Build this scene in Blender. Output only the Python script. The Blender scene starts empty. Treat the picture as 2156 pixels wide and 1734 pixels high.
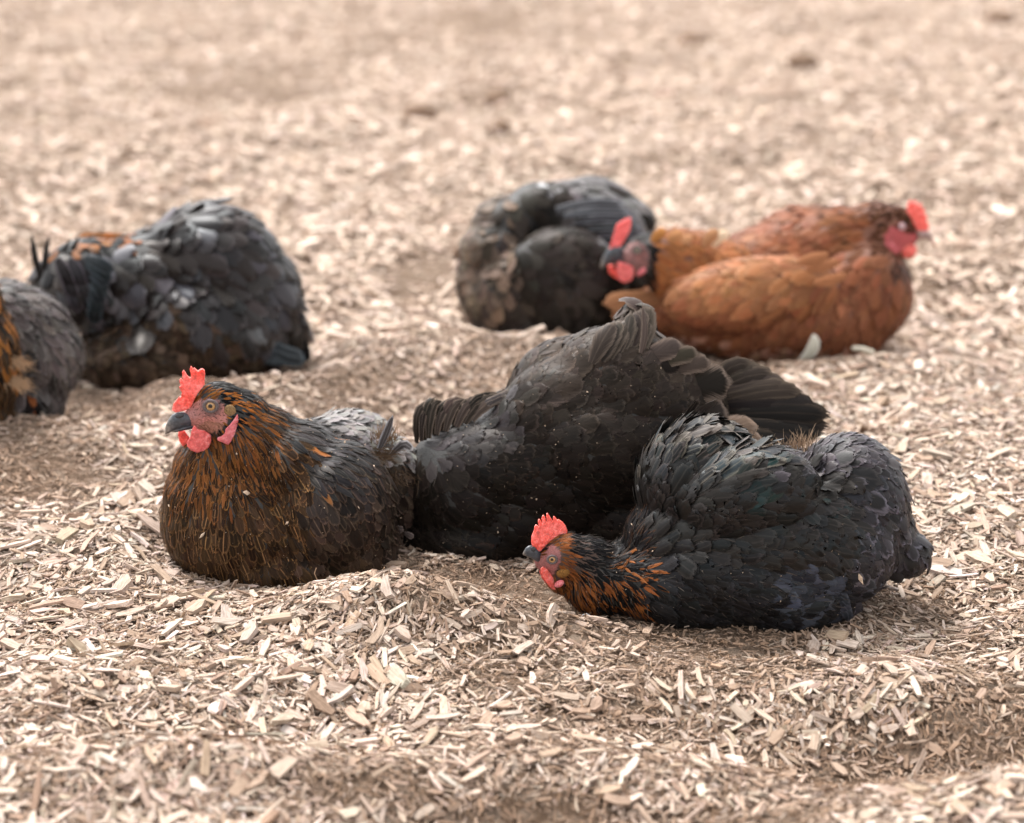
import bpy, bmesh, math, random
import numpy as np
from mathutils import Vector, Matrix
from mathutils.bvhtree import BVHTree

rng = np.random.default_rng(11)
random.seed(11)
scene = bpy.context.scene
C = scene.collection

# ---------------------------------------------------------------- camera, sky, sun, exposure
PW, PH, F = 2156.0, 1734.0, 5000.0          # working picture grid and focal length in its pixels
PITCH = math.radians(16.0)
CAM_H = 0.742
cam_d = bpy.data.cameras.new('camera')
cam = bpy.data.objects.new('camera', cam_d)
C.objects.link(cam)
cam.location = (0, 0, CAM_H)
cam.rotation_euler = (math.pi / 2 - PITCH, 0, 0)
cam_d.sensor_fit = 'HORIZONTAL'
cam_d.sensor_width = 36
cam_d.lens = 36 * F / PW
cam_d.clip_start = 0.05
cam_d.clip_end = 300
cam_d.dof.use_dof = True
cam_d.dof.focus_distance = 2.08
cam_d.dof.aperture_fstop = 4.3
cam_d.dof.aperture_blades = 9
scene.camera = cam

SUN_EL, SUN_AZ = math.radians(58), math.radians(-35)   # azimuth from +Y (away from camera) towards +X
world = bpy.data.worlds.new('World')
scene.world = world
world.use_nodes = True
wn, wl = world.node_tree.nodes, world.node_tree.links
wn.clear()
sky = wn.new('ShaderNodeTexSky'); sky.sky_type = 'NISHITA'; sky.sun_disc = False
sky.sun_elevation = SUN_EL; sky.sun_rotation = SUN_AZ
sky.air_density = 1.0; sky.dust_density = 3.0; sky.ozone_density = 1.0
hsv = wn.new('ShaderNodeHueSaturation'); hsv.inputs['Saturation'].default_value = 0.06   # bright overcast
bg = wn.new('ShaderNodeBackground'); bg.inputs['Strength'].default_value = 0.15
wo = wn.new('ShaderNodeOutputWorld')
wl.new(sky.outputs[0], hsv.inputs['Color']); wl.new(hsv.outputs[0], bg.inputs[0]); wl.new(bg.outputs[0], wo.inputs[0])

sun_d = bpy.data.lights.new('sun', 'SUN')
sun_d.energy = 1.5; sun_d.angle = math.radians(18); sun_d.color = (1.0, 0.955, 0.91)
sun = bpy.data.objects.new('sun', sun_d); C.objects.link(sun)
sdir = Vector((math.sin(SUN_AZ) * math.cos(SUN_EL), math.cos(SUN_AZ) * math.cos(SUN_EL), math.sin(SUN_EL)))
sun.rotation_euler = sdir.to_track_quat('Z', 'Y').to_euler()
sun.location = sdir * 5

vs = scene.view_settings
vs.view_transform = 'Standard'; vs.look = 'None'; vs.gamma = 1.0; vs.use_curve_mapping = False
vs.exposure = 1.64
scene.render.engine = 'CYCLES'
scene.cycles.use_denoising = True
scene.cycles.max_bounces = 6
scene.cycles.transparent_max_bounces = 14

# ---------------------------------------------------------------- picture <-> place
cp, sp = math.cos(PITCH), math.sin(PITCH)
def ray(px, py):
    x, y = (px - PW / 2) / F, (PH / 2 - py) / F
    return np.array([x, cp + y * sp, -sp + y * cp])
def on_plane(px, py, Y):                     # point of a sight line at distance Y from the camera
    d = ray(px, py)
    return np.array([0, 0, CAM_H]) + d * (Y / d[1])
def on_ground(px, py, z=0.0):
    d = ray(px, py)
    return np.array([0, 0, CAM_H]) + d * ((z - CAM_H) / d[2])
def to_px(p):
    p = np.asarray(p, float)
    x, y, z = p[..., 0], p[..., 1], p[..., 2] - CAM_H
    dep = y * cp - z * sp
    up = y * sp + z * cp
    return PW / 2 + F * x / dep, PH / 2 - F * up / dep, dep

def vnoise(x, y, seed=0):                    # smooth value noise, vectorised
    def h(i, j):
        n = (i * 374761393 + j * 668265263 + seed * 1442695041) & 0xffffffff
        n = ((n ^ (n >> 13)) * 1274126177) & 0xffffffff
        return ((n ^ (n >> 16)) & 0xffff) / 65535.0
    xi, yi = np.floor(x).astype(np.int64), np.floor(y).astype(np.int64)
    fx, fy = x - xi, y - yi
    fx, fy = fx * fx * (3 - 2 * fx), fy * fy * (3 - 2 * fy)
    a, b, c, d = h(xi, yi), h(xi + 1, yi), h(xi, yi + 1), h(xi + 1, yi + 1)
    return (a * (1 - fx) + b * fx) * (1 - fy) + (c * (1 - fx) + d * fx) * fy

# ---------------------------------------------------------------- terrain height
# bumps: picture place of the ground point, radius across, radius in depth (m), height (m)
BUMPS = []
def bump(px, py, rx, ry, h):
    g = on_ground(px, py)
    BUMPS.append((g[0], g[1], rx, ry, h))
bump(840, 1300, .085, .05, .028)     # heap in front of the sitting hen
bump(930, 1325, .075, .05, .022)
bump(540, 1320, .11, .045, .012)
bump(1215, 1322, .06, .030, .016)    # chips under the ruff
bump(1000, 1235, .065, .06, -.020)     # hollow between the hens
bump(1560, 1290, .16, .09, -.012)
bump(1450, 1440, .16, .05, .009); bump(1180, 1480, .14, .05, -.012)
bump(1700, 1500, .12, .05, -.014)
bump(1990, 1420, .12, .06, .012)
bump(1900, 1540, .16, .065, -.046); bump(2140, 1480, .05, .06, -.02)
bump(1550, 1590, .13, .06, .010); bump(2050, 1680, .14, .06, .012)
bump(1130, 1690, .13, .055, -.042); bump(820, 1640, .16, .05, .018); bump(430, 1510, .16, .05, -.014)
bump(250, 1650, .14, .05, .020)
bump(80, 930, .16, .10, .014)
bump(40, 1080, .12, .08, -.012)
bump(1080, 760, .13, .10, .032)
bump(900, 600, .10, .20, -.022)
bump(1960, 780, .18, .18, .010)
bump(560, 170, .45, .45, -.035)
bump(1000, 45, .6, .5, -.04)
bump(1900, 240, .5, .4, .03)
bump(1480, 95, .3, .4, -.02)
bump(860, 250, .25, .3, -.02)
bump(300, 300, .5, .5, .025)
def ground_z(x, y):
    x = np.asarray(x, float); y = np.asarray(y, float)
    z = (vnoise(x * 3.1, y * 3.1, 1) - .5) * .030 + (vnoise(x * 8, y * 8, 2) - .5) * .014 + (vnoise(x * 21, y * 21, 3) - .5) * .005
    z = z * np.clip((y + 1) / 2, .3, 1.6)
    for bx, by, rx, ry, h in BUMPS:
        z = z + h * np.exp(-((x - bx) / rx) ** 2 - ((y - by) / ry) ** 2)
    for bx, by, rx, ry in HOLLOWS:
        r2 = ((x - bx) / rx) ** 2 + ((y - by) / ry) ** 2
        w = np.exp(-r2 * r2)
        z = z * (1 - w) + w * (-.008) + .005 * np.exp(-((np.sqrt(r2) - 1.3) / .2) ** 2)
    return z
HOLLOWS = []
# dirt patches in which fewer chips lie: picture place, radii in picture pixels, strength
DIRT = [(1830, 1560, 330, 80, .97), (2060, 1520, 170, 90, .9), (1560, 1410, 260, 40, .55), (1120, 1690, 200, 50, .8), (1330, 1480, 200, 50, .6), (1480, 1345, 240, 22, .9), (1290, 1560, 260, 40, .4),
        (1000, 1225, 130, 45, .9), (1120, 1240, 70, 35, .85), (60, 1010, 150, 70, .95), (240, 890, 170, 50, .85), (1060, 800, 120, 60, .6), (880, 600, 70, 50, .95), (960, 640, 60, 40, .7),
        (900, 1330, 60, 30, .35), (980, 1420, 130, 30, .35), (560, 160, 140, 45, .8), (1000, 40, 120, 40, .8), (420, 150, 120, 40, .5), (1900, 240, 110, 40, .4),
        (1450, 720, 160, 60, .5), (700, 1180, 400, 70, .35), (300, 1560, 160, 40, .35), (760, 1650, 200, 50, .5), (1500, 1710, 300, 40, .5), (120, 1640, 120, 50, .35),
        (1190, 1290, 60, 30, .8), (1960, 1250, 90, 40, .4), (700, 830, 110, 60, .3), (1700, 790, 200, 30, .5), (1000, 700, 60, 40, .5)]
def dirt_at(px, py):
    m = np.zeros_like(px)
    for cx, cy, rx, ry, s in DIRT:
        m = np.maximum(m, s * np.exp(-(((px - cx) / rx) ** 2 + ((py - cy) / ry) ** 2) ** 1.5))
    return m

# ---------------------------------------------------------------- materials
def new_mat(name):
    m = bpy.data.materials.new(name); m.use_nodes = True
    nt = m.node_tree
    b = nt.nodes['Principled BSDF']
    return m, nt.nodes, nt.links, b
def node(N, t, **kw):
    n = N.new(t)
    for k, v in kw.items():
        setattr(n, k, v)
    return n
def math_n(N, L, op, a, b=None, c=None, clamp=False):
    n = N.new('ShaderNodeMath'); n.operation = op; n.use_clamp = clamp
    for i, v in enumerate((a, b, c)):
        if v is None: continue
        if isinstance(v, (int, float)): n.inputs[i].default_value = v
        else: L.new(v, n.inputs[i])
    return n.outputs[0]
def mix_c(N, L, f, a, b, blend='MIX'):
    n = N.new('ShaderNodeMix'); n.data_type = 'RGBA'; n.blend_type = blend
    for i, v in ((0, f), (6, a), (7, b)):
        if isinstance(v, (int, float)): n.inputs[i].default_value = v
        elif isinstance(v, tuple): n.inputs[i].default_value = (*v, 1)
        else: L.new(v, n.inputs[i])
    return n.outputs[2]
def ramp(N, L, f, stops):
    n = N.new('ShaderNodeValToRGB')
    while len(n.color_ramp.elements) < len(stops): n.color_ramp.elements.new(.5)
    for e, (p, c) in zip(n.color_ramp.elements, stops):
        e.position = p; e.color = (*c, 1)
    L.new(f, n.inputs[0])
    return n.outputs[0]
def smooth(N, L, x, a, b):
    n = N.new('ShaderNodeMapRange'); n.interpolation_type = 'SMOOTHSTEP'
    L.new(x, n.inputs[0]); n.inputs[1].default_value = a; n.inputs[2].default_value = b
    return n.outputs[0]

def mat_soil():
    m, N, L, b = new_mat('dusty_soil')
    tc = node(N, 'ShaderNodeTexCoord')
    n1 = node(N, 'ShaderNodeTexNoise'); n1.inputs['Scale'].default_value = 9; n1.inputs['Detail'].default_value = 5
    n2 = node(N, 'ShaderNodeTexNoise'); n2.inputs['Scale'].default_value = 420; n2.inputs['Detail'].default_value = 6; n2.inputs['Roughness'].default_value = .75
    mp = node(N, 'ShaderNodeMapping'); mp.inputs['Scale'].default_value = (90, 170, 90); mp.inputs['Rotation'].default_value = (0, 0, .5)
    v = node(N, 'ShaderNodeTexVoronoi'); v.feature = 'F1'; v.inputs['Scale'].default_value = 1.0
    L.new(tc.outputs['Object'], mp.inputs[0]); L.new(mp.outputs[0], v.inputs['Vector'])
    L.new(tc.outputs['Object'], n1.inputs['Vector']); L.new(tc.outputs['Object'], n2.inputs['Vector'])
    c1 = ramp(N, L, n1.outputs[0], [(.3, (.18, .117, .078)), (.7, (.29, .203, .145))])
    c2 = ramp(N, L, n2.outputs[0], [(.3, (.45, .45, .45)), (.72, (1.35, 1.3, 1.25))])
    c = mix_c(N, L, 1.0, c1, c2, 'MULTIPLY')
    sep = node(N, 'ShaderNodeSeparateColor'); L.new(v.outputs['Color'], sep.inputs[0])
    f = math_n(N, L, 'MULTIPLY', smooth(N, L, sep.outputs[0], .45, .95), .55)
    c = mix_c(N, L, f, c, (.45, .35, .27))
    L.new(c, b.inputs['Base Color'])
    b.inputs['Roughness'].default_value = .95; b.inputs['Specular IOR Level'].default_value = .15
    bp = node(N, 'ShaderNodeBump'); bp.inputs['Strength'].default_value = 1.0; bp.inputs['Distance'].default_value = .008
    L.new(n2.outputs[0], bp.inputs['Height']); L.new(bp.outputs[0], b.inputs['Normal'])
    return m

def mat_chip(inst=False):
    m, N, L, b = new_mat('weathered_wood_chip')
    a = node(N, 'ShaderNodeAttribute', attribute_name='col')
    g = node(N, 'ShaderNodeAttribute', attribute_name='loc')
    if inst: a.attribute_type = 'INSTANCER'; g.attribute_name = 'loc'
    mp = node(N, 'ShaderNodeMapping'); mp.inputs['Scale'].default_value = (90, 900, 900)
    L.new(g.outputs['Vector'], mp.inputs[0])
    n = node(N, 'ShaderNodeTexNoise'); n.inputs['Scale'].default_value = 1; n.inputs['Detail'].default_value = 3
    L.new(mp.outputs[0], n.inputs['Vector'])
    n2 = node(N, 'ShaderNodeTexNoise'); n2.inputs['Scale'].default_value = 260; n2.inputs['Detail'].default_value = 4
    L.new(g.outputs['Vector'], n2.inputs['Vector'])
    gr = ramp(N, L, n.outputs[0], [(.28, (.62, .58, .55)), (.6, (1.1, 1.1, 1.1))])
    c = mix_c(N, L, 1.0, a.outputs['Color'], gr, 'MULTIPLY')
    c = mix_c(N, L, math_n(N, L, 'MULTIPLY', smooth(N, L, n2.outputs[0], .5, .72), .5), c, (.32, .22, .155))   # dust
    L.new(c, b.inputs['Base Color'])
    b.inputs['Roughness'].default_value = .85; b.inputs['Specular IOR Level'].default_value = .25
    bp = node(N, 'ShaderNodeBump'); bp.inputs['Strength'].default_value = .5; bp.inputs['Distance'].default_value = .0012
    L.new(n.outputs[0], bp.inputs['Height']); L.new(bp.outputs[0], b.inputs['Normal'])
    return m

def mat_feather():
    m, N, L, b = new_mat('feather')
    c1 = node(N, 'ShaderNodeAttribute', attribute_name='col')
    c2 = node(N, 'ShaderNodeAttribute', attribute_name='col2')
    pa = node(N, 'ShaderNodeAttribute', attribute_name='pat')     # u, v, random
    am = node(N, 'ShaderNodeAttribute', attribute_name='amt')     # lacing, shaft, gloss
    s = node(N, 'ShaderNodeSeparateXYZ'); L.new(pa.outputs['Vector'], s.inputs[0])
    t = node(N, 'ShaderNodeSeparateXYZ'); L.new(am.outputs['Vector'], t.inputs[0])
    u = math_n(N, L, 'ABSOLUTE', s.outputs[0]); v = s.outputs[1]
    # barbs run obliquely from the shaft to the edge
    cx = node(N, 'ShaderNodeCombineXYZ')
    L.new(math_n(N, L, 'MULTIPLY', u, 1.2), cx.inputs[0])
    L.new(math_n(N, L, 'SUBTRACT', math_n(N, L, 'MULTIPLY', v, 26), math_n(N, L, 'MULTIPLY', u, 17)), cx.inputs[1])
    L.new(math_n(N, L, 'MULTIPLY', s.outputs[2], 77), cx.inputs[2])
    n = node(N, 'ShaderNodeTexNoise'); n.inputs['Scale'].default_value = 1; n.inputs['Detail'].default_value = 3
    L.new(cx.outputs[0], n.inputs['Vector'])
    ue = math_n(N, L, 'ADD', u, math_n(N, L, 'MULTIPLY', math_n(N, L, 'SUBTRACT', n.outputs[0], .5), .7))
    lace = math_n(N, L, 'MULTIPLY', math_n(N, L, 'MAXIMUM', smooth(N, L, ue, .5, .95), smooth(N, L, math_n(N, L, 'ADD', v, math_n(N, L, 'MULTIPLY', n.outputs[0], .1)), .9, 1.02)), t.outputs[0])
    shaft = math_n(N, L, 'MULTIPLY', smooth(N, L, u, .12, .03), t.outputs[1])
    f = math_n(N, L, 'MAXIMUM', lace, shaft, clamp=True)
    c = mix_c(N, L, f, c1.outputs['Color'], c2.outputs['Color'])
    gr = ramp(N, L, n.outputs[0], [(.25, (.68, .68, .68)), (.75, (1.25, 1.25, 1.25))])
    c = mix_c(N, L, 1.0, c, gr, 'MULTIPLY')
    L.new(c, b.inputs['Base Color'])
    b.inputs['Roughness'].default_value = .40
    L.new(math_n(N, L, 'MULTIPLY', t.outputs[2], .08), b.inputs['Specular IOR Level'])
    # structural colour of black plumage: the gloss turns blue, green or violet from feather to feather
    tint = ramp(N, L, s.outputs[2], [(.0, (.95, .95, 1.0)), (.25, (.82, .96, 1.0)), (.5, (1.0, .95, .92)), (.75, (1.0, .92, .84)), (1.0, (.95, .93, .92))])
    L.new(tint, b.inputs['Specular Tint'])
    # barbs fray apart towards the edge of the vane
    tipv = smooth(N, L, v, .80, 1.0)
    ed = math_n(N, L, 'ADD', math_n(N, L, 'MAXIMUM', u, math_n(N, L, 'MULTIPLY', tipv, .98)), math_n(N, L, 'MULTIPLY', math_n(N, L, 'SUBTRACT', n.outputs[0], .5), .75))
    L.new(math_n(N, L, 'SUBTRACT', 1.0, smooth(N, L, ed, .86, 1.06)), b.inputs['Alpha'])
    b.inputs['Sheen Weight'].default_value = .015; b.inputs['Sheen Roughness'].default_value = .4
    b.inputs['Sheen Tint'].default_value = (.75, .62, .52, 1)
    bp = node(N, 'ShaderNodeBump'); bp.inputs['Strength'].default_value = .2; bp.inputs['Distance'].default_value = .0006
    L.new(n.outputs[0], bp.inputs['Height']); L.new(bp.outputs[0], b.inputs['Normal'])
    return m

def mat_body():
    m, N, L, b = new_mat('hen_skin_and_underdown')
    a = node(N, 'ShaderNodeAttribute', attribute_name='col')
    n = node(N, 'ShaderNodeTexNoise'); n.inputs['Scale'].default_value = 900; n.inputs['Detail'].default_value = 4
    tc = node(N, 'ShaderNodeTexCoord'); L.new(tc.outputs['Object'], n.inputs['Vector'])
    n3 = node(N, 'ShaderNodeTexNoise'); n3.inputs['Scale'].default_value = 160; n3.inputs['Detail'].default_value = 3
    L.new(tc.outputs['Object'], n3.inputs['Vector'])
    gr = ramp(N, L, n.outputs[0], [(.3, (.5, .48, .48)), (.7, (1.3, 1.3, 1.3))])
    c = mix_c(N, L, .8, a.outputs['Color'], gr, 'MULTIPLY')
    L.new(c, b.inputs['Base Color']); b.inputs['Roughness'].default_value = .6
    bp = node(N, 'ShaderNodeBump'); bp.inputs['Strength'].default_value = .6; bp.inputs['Distance'].default_value = .0008
    L.new(n.outputs[0], bp.inputs['Height']); L.new(bp.outputs[0], b.inputs['Normal'])
    return m

def mat_comb(name, col):
    m, N, L, b = new_mat(name)
    tc = node(N, 'ShaderNodeTexCoord')
    n = node(N, 'ShaderNodeTexNoise'); n.inputs['Scale'].default_value = 230; n.inputs['Detail'].default_value = 6; n.inputs['Roughness'].default_value = .65
    n2 = node(N, 'ShaderNodeTexNoise'); n2.inputs['Scale'].default_value = 700; n2.inputs['Detail'].default_value = 2
    L.new(tc.outputs['Object'], n.inputs['Vector']); L.new(tc.outputs['Object'], n2.inputs['Vector'])
    c = ramp(N, L, n.outputs[0], [(.28, tuple(x * .55 for x in col)), (.5, col), (.74, tuple(min(1, x * 1.0 + .24) for x in col))])
    L.new(c, b.inputs['Base Color'])
    b.inputs['Roughness'].default_value = .36; b.inputs['Specular IOR Level'].default_value = .5
    b.inputs['Subsurface Weight'].default_value = .6
    b.inputs['Subsurface Radius'].default_value = (.006, .0015, .001); b.inputs['Subsurface Scale'].default_value = 1.0
    bp = node(N, 'ShaderNodeBump'); bp.inputs['Strength'].default_value = .8; bp.inputs['Distance'].default_value = .0012
    L.new(n2.outputs[0], bp.inputs['Height']); L.new(bp.outputs[0], b.inputs['Normal'])
    return m

def mat_plain(name, col, rough=.5, spec=.5, scale=300, var=.25, bump_d=.0005):
    m, N, L, b = new_mat(name)
    tc = node(N, 'ShaderNodeTexCoord')
    n = node(N, 'ShaderNodeTexNoise'); n.inputs['Scale'].default_value = scale; n.inputs['Detail'].default_value = 4
    L.new(tc.outputs['Object'], n.inputs['Vector'])
    c = ramp(N, L, n.outputs[0], [(.3, tuple(x * (1 - var) for x in col)), (.7, tuple(min(1, x * (1 + var)) for x in col))])
    L.new(c, b.inputs['Base Color']); b.inputs['Roughness'].default_value = rough; b.inputs['Specular IOR Level'].default_value = spec
    if bump_d:
        bp = node(N, 'ShaderNodeBump'); bp.inputs['Strength'].default_value = .5; bp.inputs['Distance'].default_value = bump_d
        L.new(n.outputs[0], bp.inputs['Height']); L.new(bp.outputs[0], b.inputs['Normal'])
    return m
def mat_beak(name, base, tip):
    m, N, L, b = new_mat(name)
    a = node(N, 'ShaderNodeAttribute', attribute_name='pat')
    s = node(N, 'ShaderNodeSeparateXYZ'); L.new(a.outputs['Vector'], s.inputs[0])
    tc = node(N, 'ShaderNodeTexCoord')
    n = node(N, 'ShaderNodeTexNoise'); n.inputs['Scale'].default_value = 350; n.inputs['Detail'].default_value = 5
    L.new(tc.outputs['Object'], n.inputs['Vector'])
    f = smooth(N, L, math_n(N, L, 'ADD', s.outputs[1], math_n(N, L, 'MULTIPLY', n.outputs[0], .25)), .62, 1.05)
    c = mix_c(N, L, f, base, tip)
    gr = ramp(N, L, n.outputs[0], [(.3, (.6, .6, .6)), (.7, (1.3, 1.3, 1.3))])
    L.new(mix_c(N, L, 1.0, c, gr, 'MULTIPLY'), b.inputs['Base Color']); b.inputs['Roughness'].default_value = .35
    return m

M = dict(soil=mat_soil(), chip=mat_chip(), chip_inst=mat_chip(True), feather=mat_feather(), body=mat_body(),
         comb=mat_comb('red_comb', (.80, .135, .105)), wattle=mat_comb('red_wattle', (.70, .125, .12)), lobe=mat_comb('pink_earlobe', (.62, .15, .17)),
         beak=mat_beak('slate_beak', (.055, .062, .075), (.26, .22, .19)), pale_beak=mat_beak('pale_beak', (.32, .215, .19), (.50, .30, .24)),
         iris=mat_plain('amber_iris', (.42, .24, .10), .12, .6, 900, .3, 0), pupil=mat_plain('pupil', (.006, .006, .007), .06, .7, 100, .1, 0),
         lid=mat_plain('eyelid_skin', (.11, .085, .085), .6, .4, 900, .4, .0006), pale_lid=mat_plain('pale_eyelid', (.40, .27, .28), .6, .4, 900, .2, .0006),
         nostril=mat_plain('nostril', (.035, .037, .042), .5, .4, 600, .3, .0004),
         shank=mat_plain('pale_shank', (.55, .50, .40), .6, .4, 300, .2, .001), root=mat_plain('dry_root', (.34, .22, .14), .9, .2, 500, .4, .0005),
         clod=mat_plain('soil_clod', (.18, .12, .085), .95, .1, 400, .4, .002), quill=mat_plain('grey_quill', (.5, .5, .52), .4, .5, 500, .2, 0))

# ---------------------------------------------------------------- mesh helpers
def mesh_np(name, V, Q, attrs=None, smooth=True, mat=None):
    V = np.asarray(V, np.float32).reshape(-1, 3); Q = np.asarray(Q, np.int32)
    k = Q.shape[1]
    me = bpy.data.meshes.new(name)
    me.vertices.add(len(V)); me.vertices.foreach_set('co', V.ravel())
    me.loops.add(Q.size); me.loops.foreach_set('vertex_index', Q.ravel())
    me.polygons.add(len(Q))
    me.polygons.foreach_set('loop_start', np.arange(0, Q.size, k, dtype=np.int32))
    me.polygons.foreach_set('use_smooth', np.full(len(Q), smooth, dtype=bool))
    me.update(calc_edges=True)
    for an, A in (attrs or {}).items():
        A = np.asarray(A, np.float32)
        if an.startswith('col'):
            at = me.attributes.new(an, 'FLOAT_COLOR', 'POINT')
            at.data.foreach_set('color', np.concatenate([A, np.ones((len(A), 1), np.float32)], 1).ravel())
        else:
            at = me.attributes.new(an, 'FLOAT_VECTOR', 'POINT'); at.data.foreach_set('vector', A.ravel())
    if mat: me.materials.append(mat)
    return me
def link(name, me, parent=None, loc=None):
    o = bpy.data.objects.new(name, me); C.objects.link(o)
    if parent is not None: o.parent = parent
    if loc is not None: o.location = loc
    return o
def tag(o, label=None, cat=None, group=None, kind=None):
    for k, v in (('label', label), ('category', cat), ('group', group), ('kind', kind)):
        if v: o[k] = v
    return o
def nrm(v):
    return v / np.maximum(np.linalg.norm(v, axis=-1, keepdims=True), 1e-9)

def ellipsoid_bm(bm, c, r, R=None, sub=3):
    mat = Matrix.Translation(Vector(c)) @ ((R.to_4x4()) if R is not None else Matrix.Identity(4)) @ Matrix.Diagonal((*r, 1))
    bmesh.ops.create_icosphere(bm, subdivisions=sub, radius=1, matrix=mat)
def remeshed(bm, voxel, it=10, fac=.5):
    """One closed continuous skin over overlapping lobes."""
    me = bpy.data.meshes.new('tmp'); bm.to_mesh(me); bm.free()
    o = bpy.data.objects.new('tmp', me); C.objects.link(o)
    r = o.modifiers.new('r', 'REMESH'); r.mode = 'VOXEL'; r.voxel_size = voxel; r.use_smooth_shade = True
    s = o.modifiers.new('s', 'SMOOTH'); s.factor = fac; s.iterations = it
    bpy.context.view_layer.update()
    dg = bpy.context.evaluated_depsgraph_get()
    out = bpy.data.meshes.new_from_object(o.evaluated_get(dg))
    bpy.data.objects.remove(o); bpy.data.meshes.remove(me)
    return out
def verts_of(me):
    a = np.empty(len(me.vertices) * 3, np.float32); me.vertices.foreach_get('co', a); return a.reshape(-1, 3).astype(float)

# ---------------------------------------------------------------- feathers
NU, NV = 5, 7
UU = np.array([-1, -.5, 0, .5, 1.])
VV = np.array([0, .2, .42, .62, .8, .93, 1.])
PROFILE = {0: np.array([.45, .8, .98, 1.0, .88, .60, .22]),       # contour: rounded
           1: np.array([.55, .85, 1.0, .85, .6, .34, .06]),       # hackle: pointed
           2: np.array([.5, .8, .92, 1.0, .97, .80, .45])}        # flight: blunt
_q = []
for i in range(NV - 1):
    for j in range(NU - 1):
        a = i * NU + j
        _q.append((a, a + 1, a + NU + 1, a + NU))
FQ = np.array(_q, np.int32)

def build_feathers(rows, nor, W, kind, camber, jag=.05):
    """rows (n,NV,3) midline points, nor (n,NV,3) normals, W half width (n,) -> verts (n,NV*NU,3)"""
    n = len(rows)
    tang = np.gradient(rows, axis=1); tang = nrm(tang)
    side = nrm(np.cross(tang, nor))
    prof = np.stack([PROFILE[k] for k in range(3)])[kind]            # n,NV
    w = prof * W[:, None]
    w = w * (1 + rng.normal(0, .05, w.shape))
    u = UU[None, None, :]
    P = rows[:, :, None, :] + side[:, :, None, :] * (u * w[:, :, None])[..., None] - nor[:, :, None, :] * (camber[:, None, None] * u * u * w[:, :, None])[..., None]
    L = np.linalg.norm(rows[:, -1] - rows[:, 0], axis=1)
    back = np.abs(UU)[None, None, :] * np.linspace(0, 1, NV)[None, :, None] ** 3 * .07 * L[:, None, None]
    j = rng.normal(0, jag, (n, NV, NU)) * L[:, None, None] * (np.linspace(0, 1, NV)[None, :, None] ** 2) * (np.abs(u) > .4)
    P = P + tang[:, :, None, :] * (j - back)[..., None]
    return P.reshape(n, NV * NU, 3)
def deepen(c):                               # black plumage is truly black: keep the dark tones deep
    c = np.asarray(c, float); l = c.max(-1, keepdims=True)
    return c * np.clip(.30 + .70 * (l - .03) / .10, .30, 1)
def feather_attrs(n, col, col2, amt):
    k = NV * NU
    col, col2 = deepen(col), deepen(col2)
    pat = np.empty((n, NV, NU, 3))
    pat[..., 0] = UU[None, None, :]; pat[..., 1] = VV[None, :, None]; pat[..., 2] = rng.random(n)[:, None, None]
    rep = lambda A: np.repeat(np.asarray(A, float), k, axis=0)
    return dict(col=rep(col), col2=rep(col2), amt=rep(amt), pat=pat.reshape(-1, 3))
def joined(P):
    n, k = P.shape[:2]
    return P.reshape(-1, 3), (FQ[None] + (np.arange(n) * k)[:, None, None]).reshape(-1, 4)

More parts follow.
